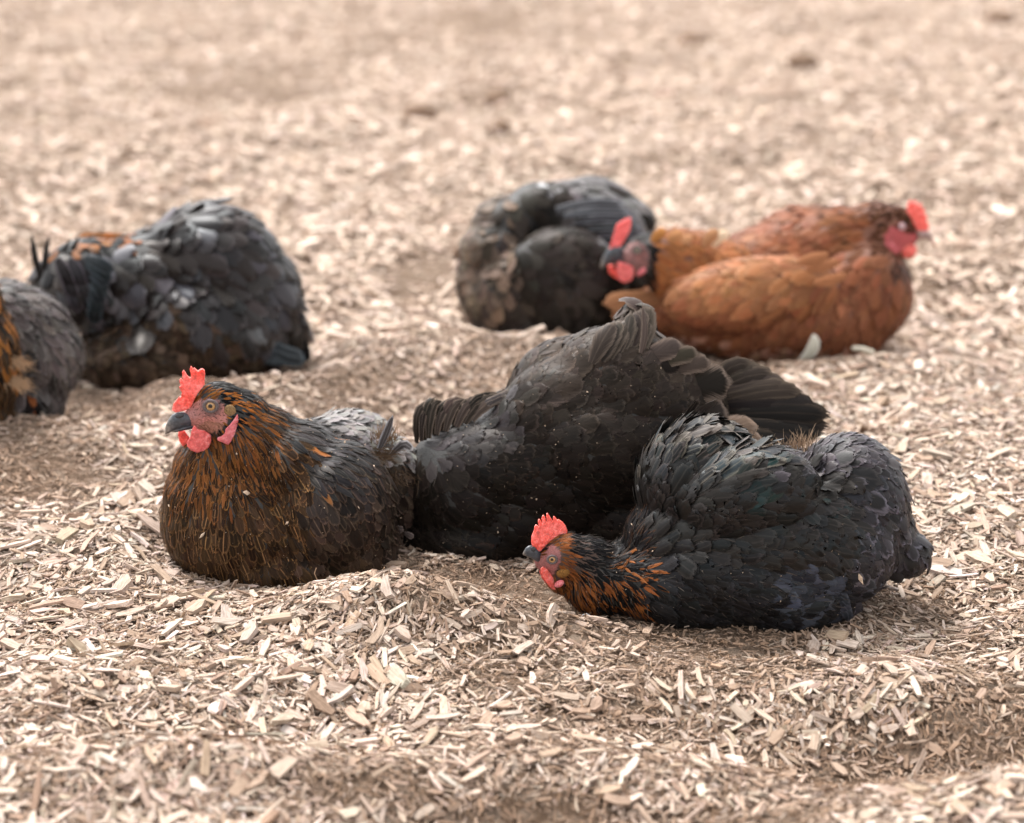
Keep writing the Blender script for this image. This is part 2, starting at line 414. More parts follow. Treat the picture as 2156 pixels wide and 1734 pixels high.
class Hen:
    def __init__(s, name, label, base, depth, voxel_px=6, group='hens dust bathing on the wood chips', ztop=0.):
        s.g = on_ground(*base)
        s.Y0 = s.g[1] + depth                        # distance of the hen's middle plane
        s.org = np.array([s.g[0], s.Y0, 0.])
        p0 = on_plane(base[0], base[1], s.Y0)
        s.s = F / to_px(p0)[2]                       # picture pixels per metre at that plane
        s.root = bpy.data.objects.new(name, None); s.root.empty_display_size = .05
        C.objects.link(s.root); s.root.location = s.org
        tag(s.root, label, 'hen', group)
        s.bm = bmesh.new(); s.voxel = voxel_px / s.s
        s.P = []; s.N = []; s.singles = []
        s.hp = None
        s.acc = []                                   # collected plumage (verts, attrs)
    def L(s, px, py, dY=0.):                         # local point on a sight line, dY metres behind the middle plane
        return on_plane(px, py, s.Y0 + dY) - s.org
    def e(s, px, py, dY, rx, ry, rz, roll=0, yaw=0):
        R = Matrix.Rotation(math.radians(yaw), 3, 'Z') @ Matrix.Rotation(math.radians(-roll), 3, 'Y')
        ellipsoid_bm(s.bm, s.L(px, py, dY), (rx / s.s, ry / s.s, rz / s.s), R)
    def px(s, p):
        return to_px(np.asarray(p) + s.org)
    def skin(s, color_fn, it=10):
        me = remeshed(s.bm, s.voxel, it)
        V = verts_of(me)
        X, Y, _ = s.px(V)
        col = np.array([color_fn(x, y, v[1]) for x, y, v in zip(X, Y, V)], np.float32)
        at = me.attributes.new('col', 'FLOAT_COLOR', 'POINT')
        at.data.foreach_set('color', np.concatenate([col, np.ones((len(col), 1), np.float32)], 1).ravel())
        me.materials.append(M['body']); me.name = 'hen_body'
        s.body = link('body', me, s.root)
        me.calc_loop_triangles()
        tri = np.empty(len(me.loop_triangles) * 3, np.int32); me.loop_triangles.foreach_get('vertices', tri); tri = tri.reshape(-1, 3)
        s.V, s.T = V, tri
        s.bvh = BVHTree.FromPolygons([tuple(v) for v in V], [tuple(int(i) for i in t) for t in tri])
    def flow(s, anchors):
        """anchors: (px, py, dx, dy[, dYdir]) image-wise running direction of the feathers"""
        s.fa = np.array([(a[0], a[1]) for a in anchors], float)
        fd = np.array([(a[2], (a[4] if len(a) > 4 else 0.), -a[3]) for a in anchors], float)
        s.fd = nrm(fd)
    def plumage(s, style, n_cand, singles=0, K=NV, zmin=.004, jag=.05, spacing=1.0):
        A, B, Cc = s.V[s.T[:, 0]], s.V[s.T[:, 1]], s.V[s.T[:, 2]]
        cr = np.cross(B - A, Cc - A); ar = np.linalg.norm(cr, axis=1); nn = nrm(cr)
        idx = rng.choice(len(ar), n_cand, p=ar / ar.sum())
        r1, r2 = np.sqrt(rng.random(n_cand)), rng.random(n_cand)
        p = A[idx] * (1 - r1)[:, None] + B[idx] * (r1 * (1 - r2))[:, None] + Cc[idx] * (r1 * r2)[:, None]
        n = nn[idx]
        X, Y, _ = s.px(p)
        keep = []; st = []
        grid = {}; cell = 14 / s.s
        for i in range(n_cand):
            if p[i, 2] < zmin or n[i, 2] < -.75: continue
            jx = jy = 0.
            if s.hp is None or math.hypot(X[i] - s.hp[0], Y[i] - s.hp[1]) > 95:
                jx, jy = random.gauss(0, 15), random.gauss(0, 15)      # tracts of plumage blend into each other
            q = style(X[i] + jx, Y[i] + jy, p[i], n[i])
            if q is None: continue
            r = spacing * q['sp']  * math.sqrt(q['L'] * q['W']) / s.s
            c = tuple((p[i] // cell).astype(int)); R = int(r / cell) + 1; ok = True
            for a in range(-R, R + 1):
                for b in range(-R, R + 1):
                    for d in range(-R, R + 1):
                        for k in grid.get((c[0] + a, c[1] + b, c[2] + d), ()):
                            if (p[i, 0] - p[k, 0]) ** 2 + (p[i, 1] - p[k, 1]) ** 2 + (p[i, 2] - p[k, 2]) ** 2 < r * r: ok = False; break
                        if not ok: break
                    if not ok: break
                if not ok: break
            if ok:
                grid.setdefault(c, []).append(i); keep.append(i); st.append(q)
        p, n, X, Y = p[keep], n[keep], X[keep], Y[keep]
        m = len(keep)
        if m == 0: return
        g = lambda k: np.array([q[k] for q in st], float)
        Ln, Wd, lift, root = g('L') / s.s, g('W') / s.s / 2, g('lift') / s.s, g('root') / s.s
        d2 = ((X[:, None] - s.fa[None, :, 0]) ** 2 + (Y[:, None] - s.fa[None, :, 1]) ** 2)
        w = 1 / (d2 + 900) ** 1.5
        d = (w[:, :, None] * s.fd[None]).sum(1)
        d = nrm(d) + rng.normal(0, 1, (m, 3)) * g('mess')[:, None]
        d = nrm(d - n * (d * n).sum(1, keepdims=True))
        rows = np.empty((m, NV, 3)); nor = np.empty((m, NV, 3))
        cur, cn = p.copy(), n.copy()
        start = np.zeros(m)
        for k in range(NV):
            v = VV[k]
            if k:
                stp = (VV[k] - VV[k - 1]) * Ln
                cur = cur + d * stp[:, None]
                for i in range(m):
                    co, no, _, _ = s.bvh.find_nearest(Vector(cur[i]))
                    if co is not None:
                        cur[i] = co; cn[i] = no
                d = nrm(d - cn * (d * cn).sum(1, keepdims=True))
            rows[:, k] = cur + cn * (root + lift * v ** 1.3)[:, None]
            nor[:, k] = cn
        # stiffen: pull towards a smooth arc
        nor = nrm(nor + nrm(nor.mean(1, keepdims=True)))
        P = build_feathers(rows, nor, Wd, g('kind').astype(int), g('camber'), jag)
        col, col2, amt = np.array([q['col'] for q in st]), np.array([q['col2'] for q in st]), np.array([q['amt'] for q in st])
        at = feather_attrs(m, col, col2, amt)
        vis = (Ln * Wd) * np.clip(-(n[:, 1]) + .25 + .4 * n[:, 2], 0, 1)
        order = np.argsort(-vis)[:singles] if singles else []
        s.emit(P, at, order, p)
    def specks(s, n, size, region):
        """flecks of wood dust caught on the plumage"""
        A, B, Cc = s.V[s.T[:, 0]], s.V[s.T[:, 1]], s.V[s.T[:, 2]]
        cr = np.cross(B - A, Cc - A); ar = np.linalg.norm(cr, axis=1); nn = nrm(cr)
        ar = ar * (nn[:, 1] < .3) * (nn[:, 2] > -.3)
        idx = rng.choice(len(ar), n, p=ar / ar.sum())
        p = (A[idx] + B[idx] + Cc[idx]) / 3 + nn[idx] * (rng.uniform(2, 8, (n, 1)) / s.s)
        V, Q, cols = [], [], []
        for i in range(n):
            x, y, _ = s.px(p[i])
            if region and not region(x, y): continue
            l = size * math.exp(rng.normal(0, .75)) / s.s; w = l * rng.uniform(.25, .8)
            d = nrm(rng.normal(0, 1, 3)); e = nrm(np.cross(d, nn[idx[i]])); k = len(V)
            V += [p[i] - d * l, p[i] + e * w, p[i] + d * l, p[i] - e * w, p[i] + nn[idx[i]] * w * .7]
            Q += [(k, k + 1, k + 4, k + 4), (k + 1, k + 2, k + 4, k + 4), (k + 2, k + 3, k + 4, k + 4), (k + 3, k, k + 4, k + 4)]
            c = np.array([.50, .38, .28]) * rng.uniform(.6, 1.25); cols += [c] * 5
        T = [q[:3] for q in Q]
        me = mesh_np('dust_flecks', V, T, dict(col=cols, loc=np.array(V)), False, M['chip'])
        tag(link('dust_flecks', me, s.root), kind='stuff')
    def emit(s, P, at, singles, root_pts):
        m = len(P); k = NV * NU
        single = np.zeros(m, bool); single[list(singles)] = True
        for i in singles:
            o0 = P[i].mean(0)
            me = mesh_np('feather', P[i] - o0, FQ, {a: A[i * k:(i + 1) * k] for a, A in at.items()}, True, M['feather'])
            link('feather', me, s.root, o0)
        rest = np.repeat(~single, k)
        if (~single).any():
            s.acc.append((P[~single], {a: A[rest] for a, A in at.items()}))
    def blade(s, pts, W, col, col2, amt=(.4, .3, 1.), kind=2, nrm_hint=(0, -1, .35), camber=.2, name='tail_feather', jag=.02):
        """one large feather along picture points (px, py, dY)"""
        Q = np.array([s.L(*q) for q in pts])
        t = np.linspace(0, 1, len(Q))
        rows = np.stack([np.interp(VV, t, Q[:, i]) for i in range(3)], 1)
        rows[1:-1] = rows[1:-1] * .5 + (rows[:-2] + rows[2:]) * .25
        tg = nrm(np.gradient(rows, axis=0)); h = np.array(nrm_hint, float)
        no = nrm(h[None] - tg * (tg @ h)[:, None])
        P = build_feathers(rows[None], no[None], np.array([W / s.s / 2]), np.array([kind]), np.array([camber]), jag)
        at = feather_attrs(1, [col], [col2], [amt])
        o0 = rows[0]
        link(name, mesh_np(name, P[0] - o0, FQ, at, True, M['feather']), s.root, o0)
    def down(s, px, py, dY, n, L, col, direction=(0, -1), spread=.8, r=10):
        """tuft of loose down: fine curved strands"""
        Vs, Qs, cols = [], [], []
        base = s.L(px, py, dY)
        for i in range(n):
            b = base + np.array([rng.normal(0, r), rng.normal(0, r), rng.normal(0, r * .5)]) / s.s
            d = np.array([direction[0], rng.normal(0, .4), -direction[1]]) + rng.normal(0, spread * .5, 3)
            d = d / np.linalg.norm(d); l = L * rng.uniform(.5, 1.1) / s.s; w = rng.uniform(.5, 1.1) / s.s
            sd = np.cross(d, [0, 1, 0]); sd = sd / (np.linalg.norm(sd) + 1e-6)
            bend = rng.normal(0, .18, 3)
            k = len(Vs)
            for j in range(4):
                f = j / 3
                c = b + d * l * f + bend * l * f * f
                Vs += [c - sd * w * (1 - f * .85), c + sd * w * (1 - f * .85)]
                cc = np.array(col) * rng.uniform(.8, 1.2) * (.75 + .4 * f)
                cols += [cc, cc]
            for j in range(3):
                Qs.append((k + 2 * j, k + 2 * j + 1, k + 2 * j + 3, k + 2 * j + 2))
        nV = len(Vs)
        z = np.zeros((nV, 3)); z[:, 1] = .5; z[:, 0] = .5
        me = mesh_np('down_tuft', Vs, Qs, dict(col=cols, col2=cols, pat=z, amt=np.tile([0, 0, .2], (nV, 1))), True, M['feather'])
        tag(link('down_tuft', me, s.root), kind='stuff')
    def finish(s):
        if not s.acc: return
        P = np.concatenate([a[0] for a in s.acc]); at = {k: np.concatenate([a[1][k] for a in s.acc]) for k in s.acc[0][1]}
        V, Q = joined(P)
        tag(link('plumage', mesh_np('plumage', V, Q, at, True, M['feather']), s.root), kind='stuff')

    # ---- head furniture; x/y in picture pixels on the head's middle plane, lat = pixels towards the viewer
    def head_plane(s, ex, ey, dY, yaw):
        s.h0 = s.L(ex, ey, dY); s.hx, s.hy, s.hd = ex, ey, dY
        s.hyaw = math.tan(math.radians(yaw))
    def H(s, px, py, lat=0.):
        return s.L(px, py, s.hd + (px - s.hx) / s.s * s.hyaw - lat / s.s)
    def flat_lobe(s, name, poly, thick, mat, lat=0., bulge=.5, it=4, bend=None, vox=1.6):
        """fleshy plate from an outline in the head's middle plane"""
        pts = [s.H(x, y, lat) for x, y in poly]
        o0 = np.mean(pts, axis=0)
        bm = bmesh.new()
        hv = thick / s.s / 2
        v1 = [bm.verts.new(Vector(p - o0 + np.array([0, -hv, 0]))) for p in pts]
        v2 = [bm.verts.new(Vector(p - o0 + np.array([0, hv, 0]))) for p in pts]
        bm.faces.new(v1); bm.faces.new(list(reversed(v2)))
        nP = len(pts)
        for i in range(nP):
            bm.faces.new((v1[i], v2[i], v2[(i + 1) % nP], v1[(i + 1) % nP]))
        bmesh.ops.triangulate(bm, faces=bm.faces[:])
        bmesh.ops.recalc_face_normals(bm, faces=bm.faces[:])
        me = remeshed(bm, vox / s.s, it)
        V = verts_of(me)
        if bend is not None:
            V = V + bend(V * s.s) / s.s
            me.vertices.foreach_set('co', V.astype(np.float32).ravel()); me.update()
        me.materials.append(mat); me.name = name
        return link(name, me, s.root, o0)
    def lobe(s, name, px, py, lat, rx, ry, rz, mat, roll=0, parent=None, sub=3, noise=0.):
        c = s.H(px, py, lat)
        bm = bmesh.new()
        ellipsoid_bm(bm, (0, 0, 0), (rx / s.s, ry / s.s, rz / s.s), Matrix.Rotation(math.radians(-roll), 3, 'Y'), sub)
        if noise:
            for v in bm.verts:
                v.co *= 1 + noise * (random.random() - .5)
        me = bpy.data.meshes.new(name); bm.to_mesh(me); bm.free()
        for f in me.polygons: f.use_smooth = True
        me.materials.append(mat)
        o = link(name, me, parent or s.root)
        o.location = c if parent is None else Vector(c) - parent.location
        return o
    def eye(s, px, py, lat, r, lid=None, iris=None):
        e = s.lobe('eye', px, py, lat, r, r * .45, r, iris or M['iris'])
        s.lobe('pupil', px - r * .08, py, lat + r * .42, r * .46, r * .10, r * .46, M['pupil'], parent=e)
        # eyelid ring
        bm = bmesh.new(); R1, R2 = r * 1.22 / s.s, r * .36 / s.s
        ring = []
        for i in range(24):
            a = i / 24 * 2 * math.pi
            cs = []
            for j in range(8):
                b = j / 8 * 2 * math.pi
                rad = R1 + R2 * math.cos(b)
                cs.append(bm.verts.new((rad * math.cos(a) * 1.12, -R2 * math.sin(b) * .9 - r * .05 / s.s, rad * math.sin(a))))
            ring.append(cs)
        for i in range(24):
            for j in range(8):
                bm.faces.new((ring[i][j], ring[(i + 1) % 24][j], ring[(i + 1) % 24][(j + 1) % 8], ring[i][(j + 1) % 8]))
        bmesh.ops.recalc_face_normals(bm, faces=bm.faces[:])
        me = bpy.data.meshes.new('eyelid'); bm.to_mesh(me); bm.free()
        for f in me.polygons: f.use_smooth = True
        me.materials.append(lid or M['lid'])
        link('eyelid', me, e)
    def beak(s, secs, mat, low=None):
        """secs: (px, py_top, py_bottom, half_width) sections from base to tip"""
        def tube(secs, name, parent=None):
            Vs, at = [], []
            n, k = len(secs), 12
            o0 = s.H(secs[0][0], (secs[0][1] + secs[0][2]) / 2)
            for i, (x, yt, yb, hw) in enumerate(secs):
                for j in range(k):
                    a = j / k * 2 * math.pi
                    cy, ch = (yt + yb) / 2, (yb - yt) / 2
                    sx = math.copysign(abs(math.sin(a)) ** .8, math.sin(a))
                    Vs.append(s.H(x, cy - ch * math.cos(a), hw * sx) - o0); at.append((0, i / (n - 1), .5))
            Q = [(i * k + j, i * k + (j + 1) % k, (i + 1) * k + (j + 1) % k, (i + 1) * k + j) for i in range(n - 1) for j in range(k)]
            me = mesh_np(name, Vs, Q, dict(pat=at), True, mat)
            bm = bmesh.new(); bm.from_mesh(me)
            bmesh.ops.holes_fill(bm, edges=bm.edges[:]); bmesh.ops.recalc_face_normals(bm, faces=bm.faces[:]); bm.to_mesh(me); bm.free()
            o = link(name, me, parent or s.root)
            o.location = o0 if parent is None else Vector(o0) - parent.location
            return o
        b = tube(secs, 'beak')
        if low: tube(low, 'lower_bill', b)
        return b

def F_(L, W, col, col2=None, lace=0., shaft=0., gloss=1., kind=0, lift=None, sp=.42, mess=.12, root=0., camber=.14):
    col2 = col if col2 is None else col2
    if lift is None: lift = L * .10
    if random.random() < .05: lift = lift * 1.9 + 1
    k = math.exp(random.gauss(0, .16)); L *= k; W *= k * math.exp(random.gauss(0, .10))
    return dict(L=L, W=W, col=col, col2=col2, amt=(lace, shaft, gloss), kind=kind, lift=(L * .10 if lift is None else lift), sp=sp, mess=mess, root=root, camber=camber)
def vary(c, a=.25):
    k = 1 + random.uniform(-a, a)
    return tuple(max(0, x * k * (1 + random.uniform(-.06, .06))) for x in c)
def mixc(a, b, t):
    t = max(0., min(1., t)); return tuple(x * (1 - t) + y * t for x, y in zip(a, b))
def inell(x, y, cx, cy, rx, ry, rot=0):
    c, s_ = math.cos(math.radians(rot)), math.sin(math.radians(rot))
    dx, dy = x - cx, y - cy
    return ((dx * c + dy * s_) / rx) ** 2 + ((-dx * s_ + dy * c) / ry) ** 2
BLACK, DUSK, BROWN, GREY, SLATE = (.016, .015, .016), (.030, .025, .023), (.050, .033, .023), (.15, .14, .145), (.05, .052, .06)
ORANGE, RUST, TAN, PALE = (.36, .12, .022), (.20, .060, .018), (.36, .23, .145), (.52, .42, .33)
SKIN, SKIN2 = (.47, .18, .155), (.32, .125, .105)

# ---------------------------------------------------------------- the ground
def hollow(px, py, rx, ry):
    g = on_ground(px, py)
    HOLLOWS.append((g[0], g[1] + ry * .8, rx, ry))
hollow(590, 1240, .125, .10)
hollow(1160, 1190, .17, .12)
hollow(1600, 1338, .17, .10)
hollow(390, 832, .17, .12)
hollow(40, 905, .12, .10)
hollow(1140, 740, .12, .12)
hollow(1650, 775, .18, .13)
def build_ground():
    nx, ny = 300, 360
    a = np.linspace(-1, 1, nx); xs = np.sign(a) * (np.abs(a) * .95 + 60 * np.abs(a) ** 9)
    b = np.linspace(0, 1, ny); ys = -4 * (1 - np.clip(b / .06, 0, 1)) + 1.1 * np.clip((b - .0) / .06, 0, 1) + np.clip((b - .06) / .94, 0, 1) * 3.2 + 6 * np.clip((b - .5) / .5, 0, 1) ** 2.5 + 110 * np.clip((b - .85) / .15, 0, 1) ** 5
    X, Y = np.meshgrid(xs, ys)
    far = np.clip(1 - (np.abs(X) + np.abs(Y)) / 60, 0, 1)
    Z = ground_z(X, Y) * far
    V = np.stack([X, Y, Z], -1).reshape(-1, 3)
    i, j = np.meshgrid(np.arange(ny - 1), np.arange(nx - 1), indexing='ij')
    k = (i * nx + j).ravel()
    Q = np.stack([k, k + 1, k + nx + 1, k + nx], 1)
    o = link('ground', mesh_np('ground', V, Q, None, True, M['soil']))
    tag(o, 'dusty brown soil sheet under the wood chips', None, None, 'structure')
build_ground()

# ---------------------------------------------------------------- hens
conv = lambda x0, y0, k: (lambda zx, zy: ((x0 + zx / k) * .56146, (y0 + zy / k) * .56146))
def dist_orange(): return vary(ORANGE if random.random() < .6 else RUST, .3)

# ===== sitting hen in front, facing left
def hen_sitting():
    h = Hen('hen', 'black hen with orange-streaked neck sitting upright, head raised and facing left', (590, 1240), .085, 5); h.hp = (440, 870)
    h.e(520, 1095, 0, 182, 165, 150); h.e(660, 1092, .01, 178, 170, 152); h.e(590, 1000, .01, 150, 125, 110, -35)
    h.e(600, 1170, 0, 215, 160, 78); h.e(440, 1045, -.008, 95, 110, 90); h.e(700, 1065, -.012, 130, 150, 140); h.e(755, 1140, 0, 82, 140, 98); h.e(640, 985, -.005, 120, 120, 90, -35)
    h.e(545, 945, -.004, 100, 88, 95); h.e(500, 890, -.008, 74, 60, 72); h.e(440, 985, -.01, 75, 80, 70)
    h.e(462, 858, -.012, 60, 42, 55); h.e(452, 890, -.012, 50, 37, 42); h.e(412, 878, -.018, 30, 20, 22)
    h.e(775, 1030, .06, 122, 100, 135); h.e(735, 930, .075, 100, 80, 68); h.e(690, 960, .04, 110, 100, 80); h.e(850, 1040, .08, 55, 70, 90)
    Z = conv(580, 1350, 4.336)
    def face(x, y): return min(inell(x, y, 436, 876, 40, 35), inell(x, y, 404, 880, 28, 20)) + .16 * math.sin(x * .31 + 1) * math.sin(y * .27) + random.uniform(-.06, .06)
    def skin(x, y, Y):
        f = face(x, y)
        if f < 1.15:
            c = mixc(SKIN, SKIN2, .5 + .5 * math.sin(x * .9) * math.sin(y * 1.1))
            if inell(x, y, 444, 856, 24, 22) < 1: c = mixc(c, (.16, .085, .085), .75)
            if inell(x, y, 448, 905, 34, 18) < 1: c = mixc(c, (.24, .105, .06), .7)
            if inell(x, y, 412, 872, 22, 12) < 1: c = mixc(c, (.30, .14, .13), .6)
            return c
        return (.006, .005, .004)
    h.skin(skin)
    h.flow([(425, 835, .8, -.8), (450, 815, 1, -.4), (480, 806, 1, .1), (500, 850, 1, .3), (485, 925, .3, 1), (560, 870, 1, .7), (545, 960, .45, 1), (400, 970, -.5, 1), (350, 1060, -.25, 1),
            (450, 1000, .05, 1), (450, 1100, .08, 1), (430, 1200, .05, 1), (600, 1000, .6, 1), (620, 1100, .45, 1), (700, 1100, .5, 1), (640, 950, .85, .8), (760, 1020, .6, 1),
            (760, 1120, .35, 1), (700, 1200, .3, 1), (700, 880, 1, .1), (780, 895, 1, .35), (870, 980, .5, 1), (850, 1080, .2, 1)])
    def style(x, y, p, n):
        r = random.random()
        if face(x, y) < 1:
            if inell(x, y, 444, 856, 16, 15) < 1 or x < 405: return None
            return F_(7, 1.5, vary((.16, .075, .045), .4) if y > 880 else vary((.10, .055, .05), .4), lift=1.2, kind=1, sp=1.5 if y < 890 else .7, mess=.3, gloss=.4)
        if inell(x, y, 455, 850, 78, 58) < 1 and y < 925:                  # head
            if y < 822 + (x - 450) * .12 and x > 428: c = vary((.035, .031, .030), .4)
            elif x < 462 and y < 850: c = vary((.17, .062, .016), .35)
            else: c = vary((.22, .075, .018), .3) if r < .6 else vary(BLACK, .4)
            return F_(17, 4.5, c, lift=1.5, kind=1, sp=.40, mess=.10, gloss=.6)
        if y < 935 and x < 600 and y > 800:                                # nape and cheek hackle
            o = .86 if (x < 565 and y > 845) else .08
            c = vary((.130, .046, .013), .45) if r < o * .75 else vary((.050, .032, .023), .5)
            return F_(38, 6.5, c, vary((.21, .080, .022), .35), lace=.7 if (r < o * 1.25) else .1, kind=1, lift=2.2, sp=.38, mess=.12, gloss=.8)
        b = math.exp(-((x - 455) / 120) ** 2 - ((y - 975) / 75) ** 2)
        if x < 640 and y < 1060 and b > .26 and (x < 560 or y > 930):      # laced breast
            c = mixc(vary((.036, .022, .015), .3), vary((.115, .042, .013), .4), 1 if r < b * .55 else 0)
            return F_(42, 8.5 if r < .6 else 13, c, vary((.24, .100, .030), .4), lace=min(.9, b * 1.1), shaft=.5 * b, kind=1 if r < .6 else 0, lift=2.6, sp=.36, gloss=.6, mess=.15)
        if x < 640 - (y - 1000) * .1 and y > 930 and x < 690:              # lower breast, pale shafts
            fade = max(0, 1 - max(0, y - 1060) / 260)
            return F_(50, 23, vary((.058, .033, .019), .35), vary((.32, .165, .07), .4), lace=.30 * fade + .05, shaft=(random.uniform(.35, .85) if r > .62 else .04), lift=2.6, sp=.36, gloss=.5)
        if y < 935 + (x - 640) * .1 and x > 640 and p[1] > .02:            # ashy back
            return F_(46, 26, vary((.17, .155, .15), .3), vary((.30, .28, .27), .2), lace=.5, lift=6, sp=.36, gloss=.9)
        if x < 720 and y < 1010:                                           # shoulder hackle
            c = vary((.040, .035, .036), .5) if r > .03 else vary((.24, .085, .022), .2)
            return F_(66, 19, c, vary((.10, .082, .072), .3), lace=.45, shaft=.2, kind=1, lift=5, sp=.34, gloss=1.3)
        if x > 800 or p[1] > .05:
            return F_(44, 30, vary((.058, .040, .030), .5), vary((.17, .12, .09), .4), lace=.5 * (r < .6), lift=7, sp=.38, gloss=.9, mess=.25)
        k = (y - 1000) / 200
        return F_(58, 29, mixc(vary((.046, .036, .034), .45), vary((.066, .038, .023), .4), k), vary((.13, .085, .058), .35), lace=.45, shaft=.5 * (r < .3), lift=5, sp=.36, gloss=.8)
    h.plumage(style, 26000, 260)
    h.plumage(lambda x, y, p, n: None if (face(x, y) < 1.3 or x < 480) else F_(random.uniform(14, 24), 1.5, vary((.05, .036, .028), .5), lift=random.uniform(3, 8), kind=1, sp=1.9, mess=.35, gloss=.6), 5000)
    h.specks(300, 1.0, None)
    h.head_plane(444, 856, -.014, 18)
    comb = [(285, 815), (305, 720), (405, 600), (435, 610), (440, 545), (450, 520), (408, 445), (412, 418), (438, 428), (478, 520), (425, 390), (405, 325), (425, 298), (450, 330), (497, 402), (455, 285), (442, 205), (465, 178), (490, 212), (520, 262), (565, 302), (592, 285), (572, 145), (590, 103), (612, 130), (642, 230), (655, 238), (620, 165), (640, 128), (665, 150), (690, 172), (712, 182), (740, 150), (780, 138), (812, 162), (820, 230), (806, 320), (808, 410), (760, 470), (700, 540), (650, 640), (610, 740), (570, 800), (480, 830), (350, 850)]
    h.flat_lobe('comb', [Z(*q) for q in comb], 8, M['comb'], 2, vox=.75, it=2, bend=lambda V: np.stack([0 * V[:, 0], 5 * np.sin(V[:, 2] * .09 + V[:, 0] * .05), 0 * V[:, 0]], 1))
    h.beak([(416, 884, 897, 9), (402, 874, 899, 13), (388, 868, 901, 13.5), (374, 868, 905, 12), (363, 873, 909, 9), (354, 884, 913, 6), (349, 896, 915, 3), (347.5, 903, 914, .6)], M['beak'],
           [(412, 893, 902, 9), (388, 898, 907, 8), (370, 904, 911, 4.5), (362, 907, 911, 1)])
    h.lobe('nostril', 378, 876, 10.5, 9.5, 4, 5.5, M['nostril'], 15)
    h.eye(443.5, 856, 41, 9.6)
    wp = [(640, 1060), (700, 1130), (820, 1160), (915, 1230), (920, 1330), (880, 1430), (790, 1500), (690, 1510), (590, 1470), (530, 1410), (520, 1350), (580, 1240), (600, 1150)]
    h.flat_lobe('wattle', [Z(*q) for q in wp], 9, M['wattle'], 34, vox=1.4, it=9, bend=lambda V: np.stack([0 * V[:, 0], .004 * V[:, 0] ** 2, 0 * V[:, 0]], 1))
    wf = [(395, 1140), (480, 1150), (560, 1250), (570, 1350), (620, 1470), (560, 1475), (470, 1420), (400, 1320), (380, 1220)]
    h.flat_lobe('wattle', [Z(*q) for q in wf], 8, M['comb'], -14, vox=1.4, it=9)
    lb = [(1345, 880), (1365, 960), (1340, 1090), (1300, 1220), (1250, 1320), (1200, 1380), (1150, 1360), (1030, 1310), (1010, 1270), (1080, 1250), (1140, 1200), (1150, 1130), (1220, 1060), (1290, 970)]
    h.flat_lobe('earlobe', [Z(*q) for q in lb], 9, M['lobe'], 60, vox=1.4, it=7)
    # tuft over the ear opening
    q = Z(1230, 835)
    e = h.lobe('ear_tuft', q[0], q[1], 49, 12, 5, 13.5, mat_plain('tan_ear_tuft', (.22, .135, .065), .9, .2, 900, .5, .0015), 25, noise=.12)
    # ruffled down and curled feathers on the back
    h.down(812, 925, .03, 150, 34, (.20, .125, .075), (.1, -1), .8, 11); h.down(790, 955, .02, 160, 40, (.13, .085, .055), (.8, .3), .8, 16)
    h.down(830, 1000, .02, 120, 34, (.09, .06, .04), (.5, .8), .8, 16); h.down(800, 1110, -.02, 80, 26, (.08, .055, .04), (.6, .9), .6, 12)
    h.blade([(800, 945, .02), (818, 905, .015), (828, 872, .01)], 24, (.10, .09, .09), (.55, .55, .6), (.8, .2, 1), 1, (.6, -1, 0), .3, 'back_feather')
    h.blade([(822, 960, .02), (850, 930, .015), (870, 950, .01)], 22, (.08, .07, .07), (.45, .42, .42), (.7, .2, 1), 0, (.3, -1, .4), .3, 'back_feather')
    for i, (x, y) in enumerate([(742, 952), (765, 975), (772, 998), (778, 1018), (770, 1040), (790, 1030), (782, 985)]):
        h.blade([(x - 16, y - 18, -.005), (x + 4, y - 4, -.02), (x + 18, y + 18, -.018)], 20, vary((.10, .10, .13), .3), (.30, .30, .37), (.7, .4, 1.3), 0, (.3, -1, .5), .2, 'wing_feather')
    for x, y in [(828, 1108), (850, 1122)]:
        h.blade([(x, y, .0), (x + 12, y + 6, -.01), (x + 22, y + 10, -.01)], 14, (.09, .07, .065), (.22, .17, .15), (.6, .3, .8), 2, (0, -1, .3), .2, 'tail_feather')
    h.finish()

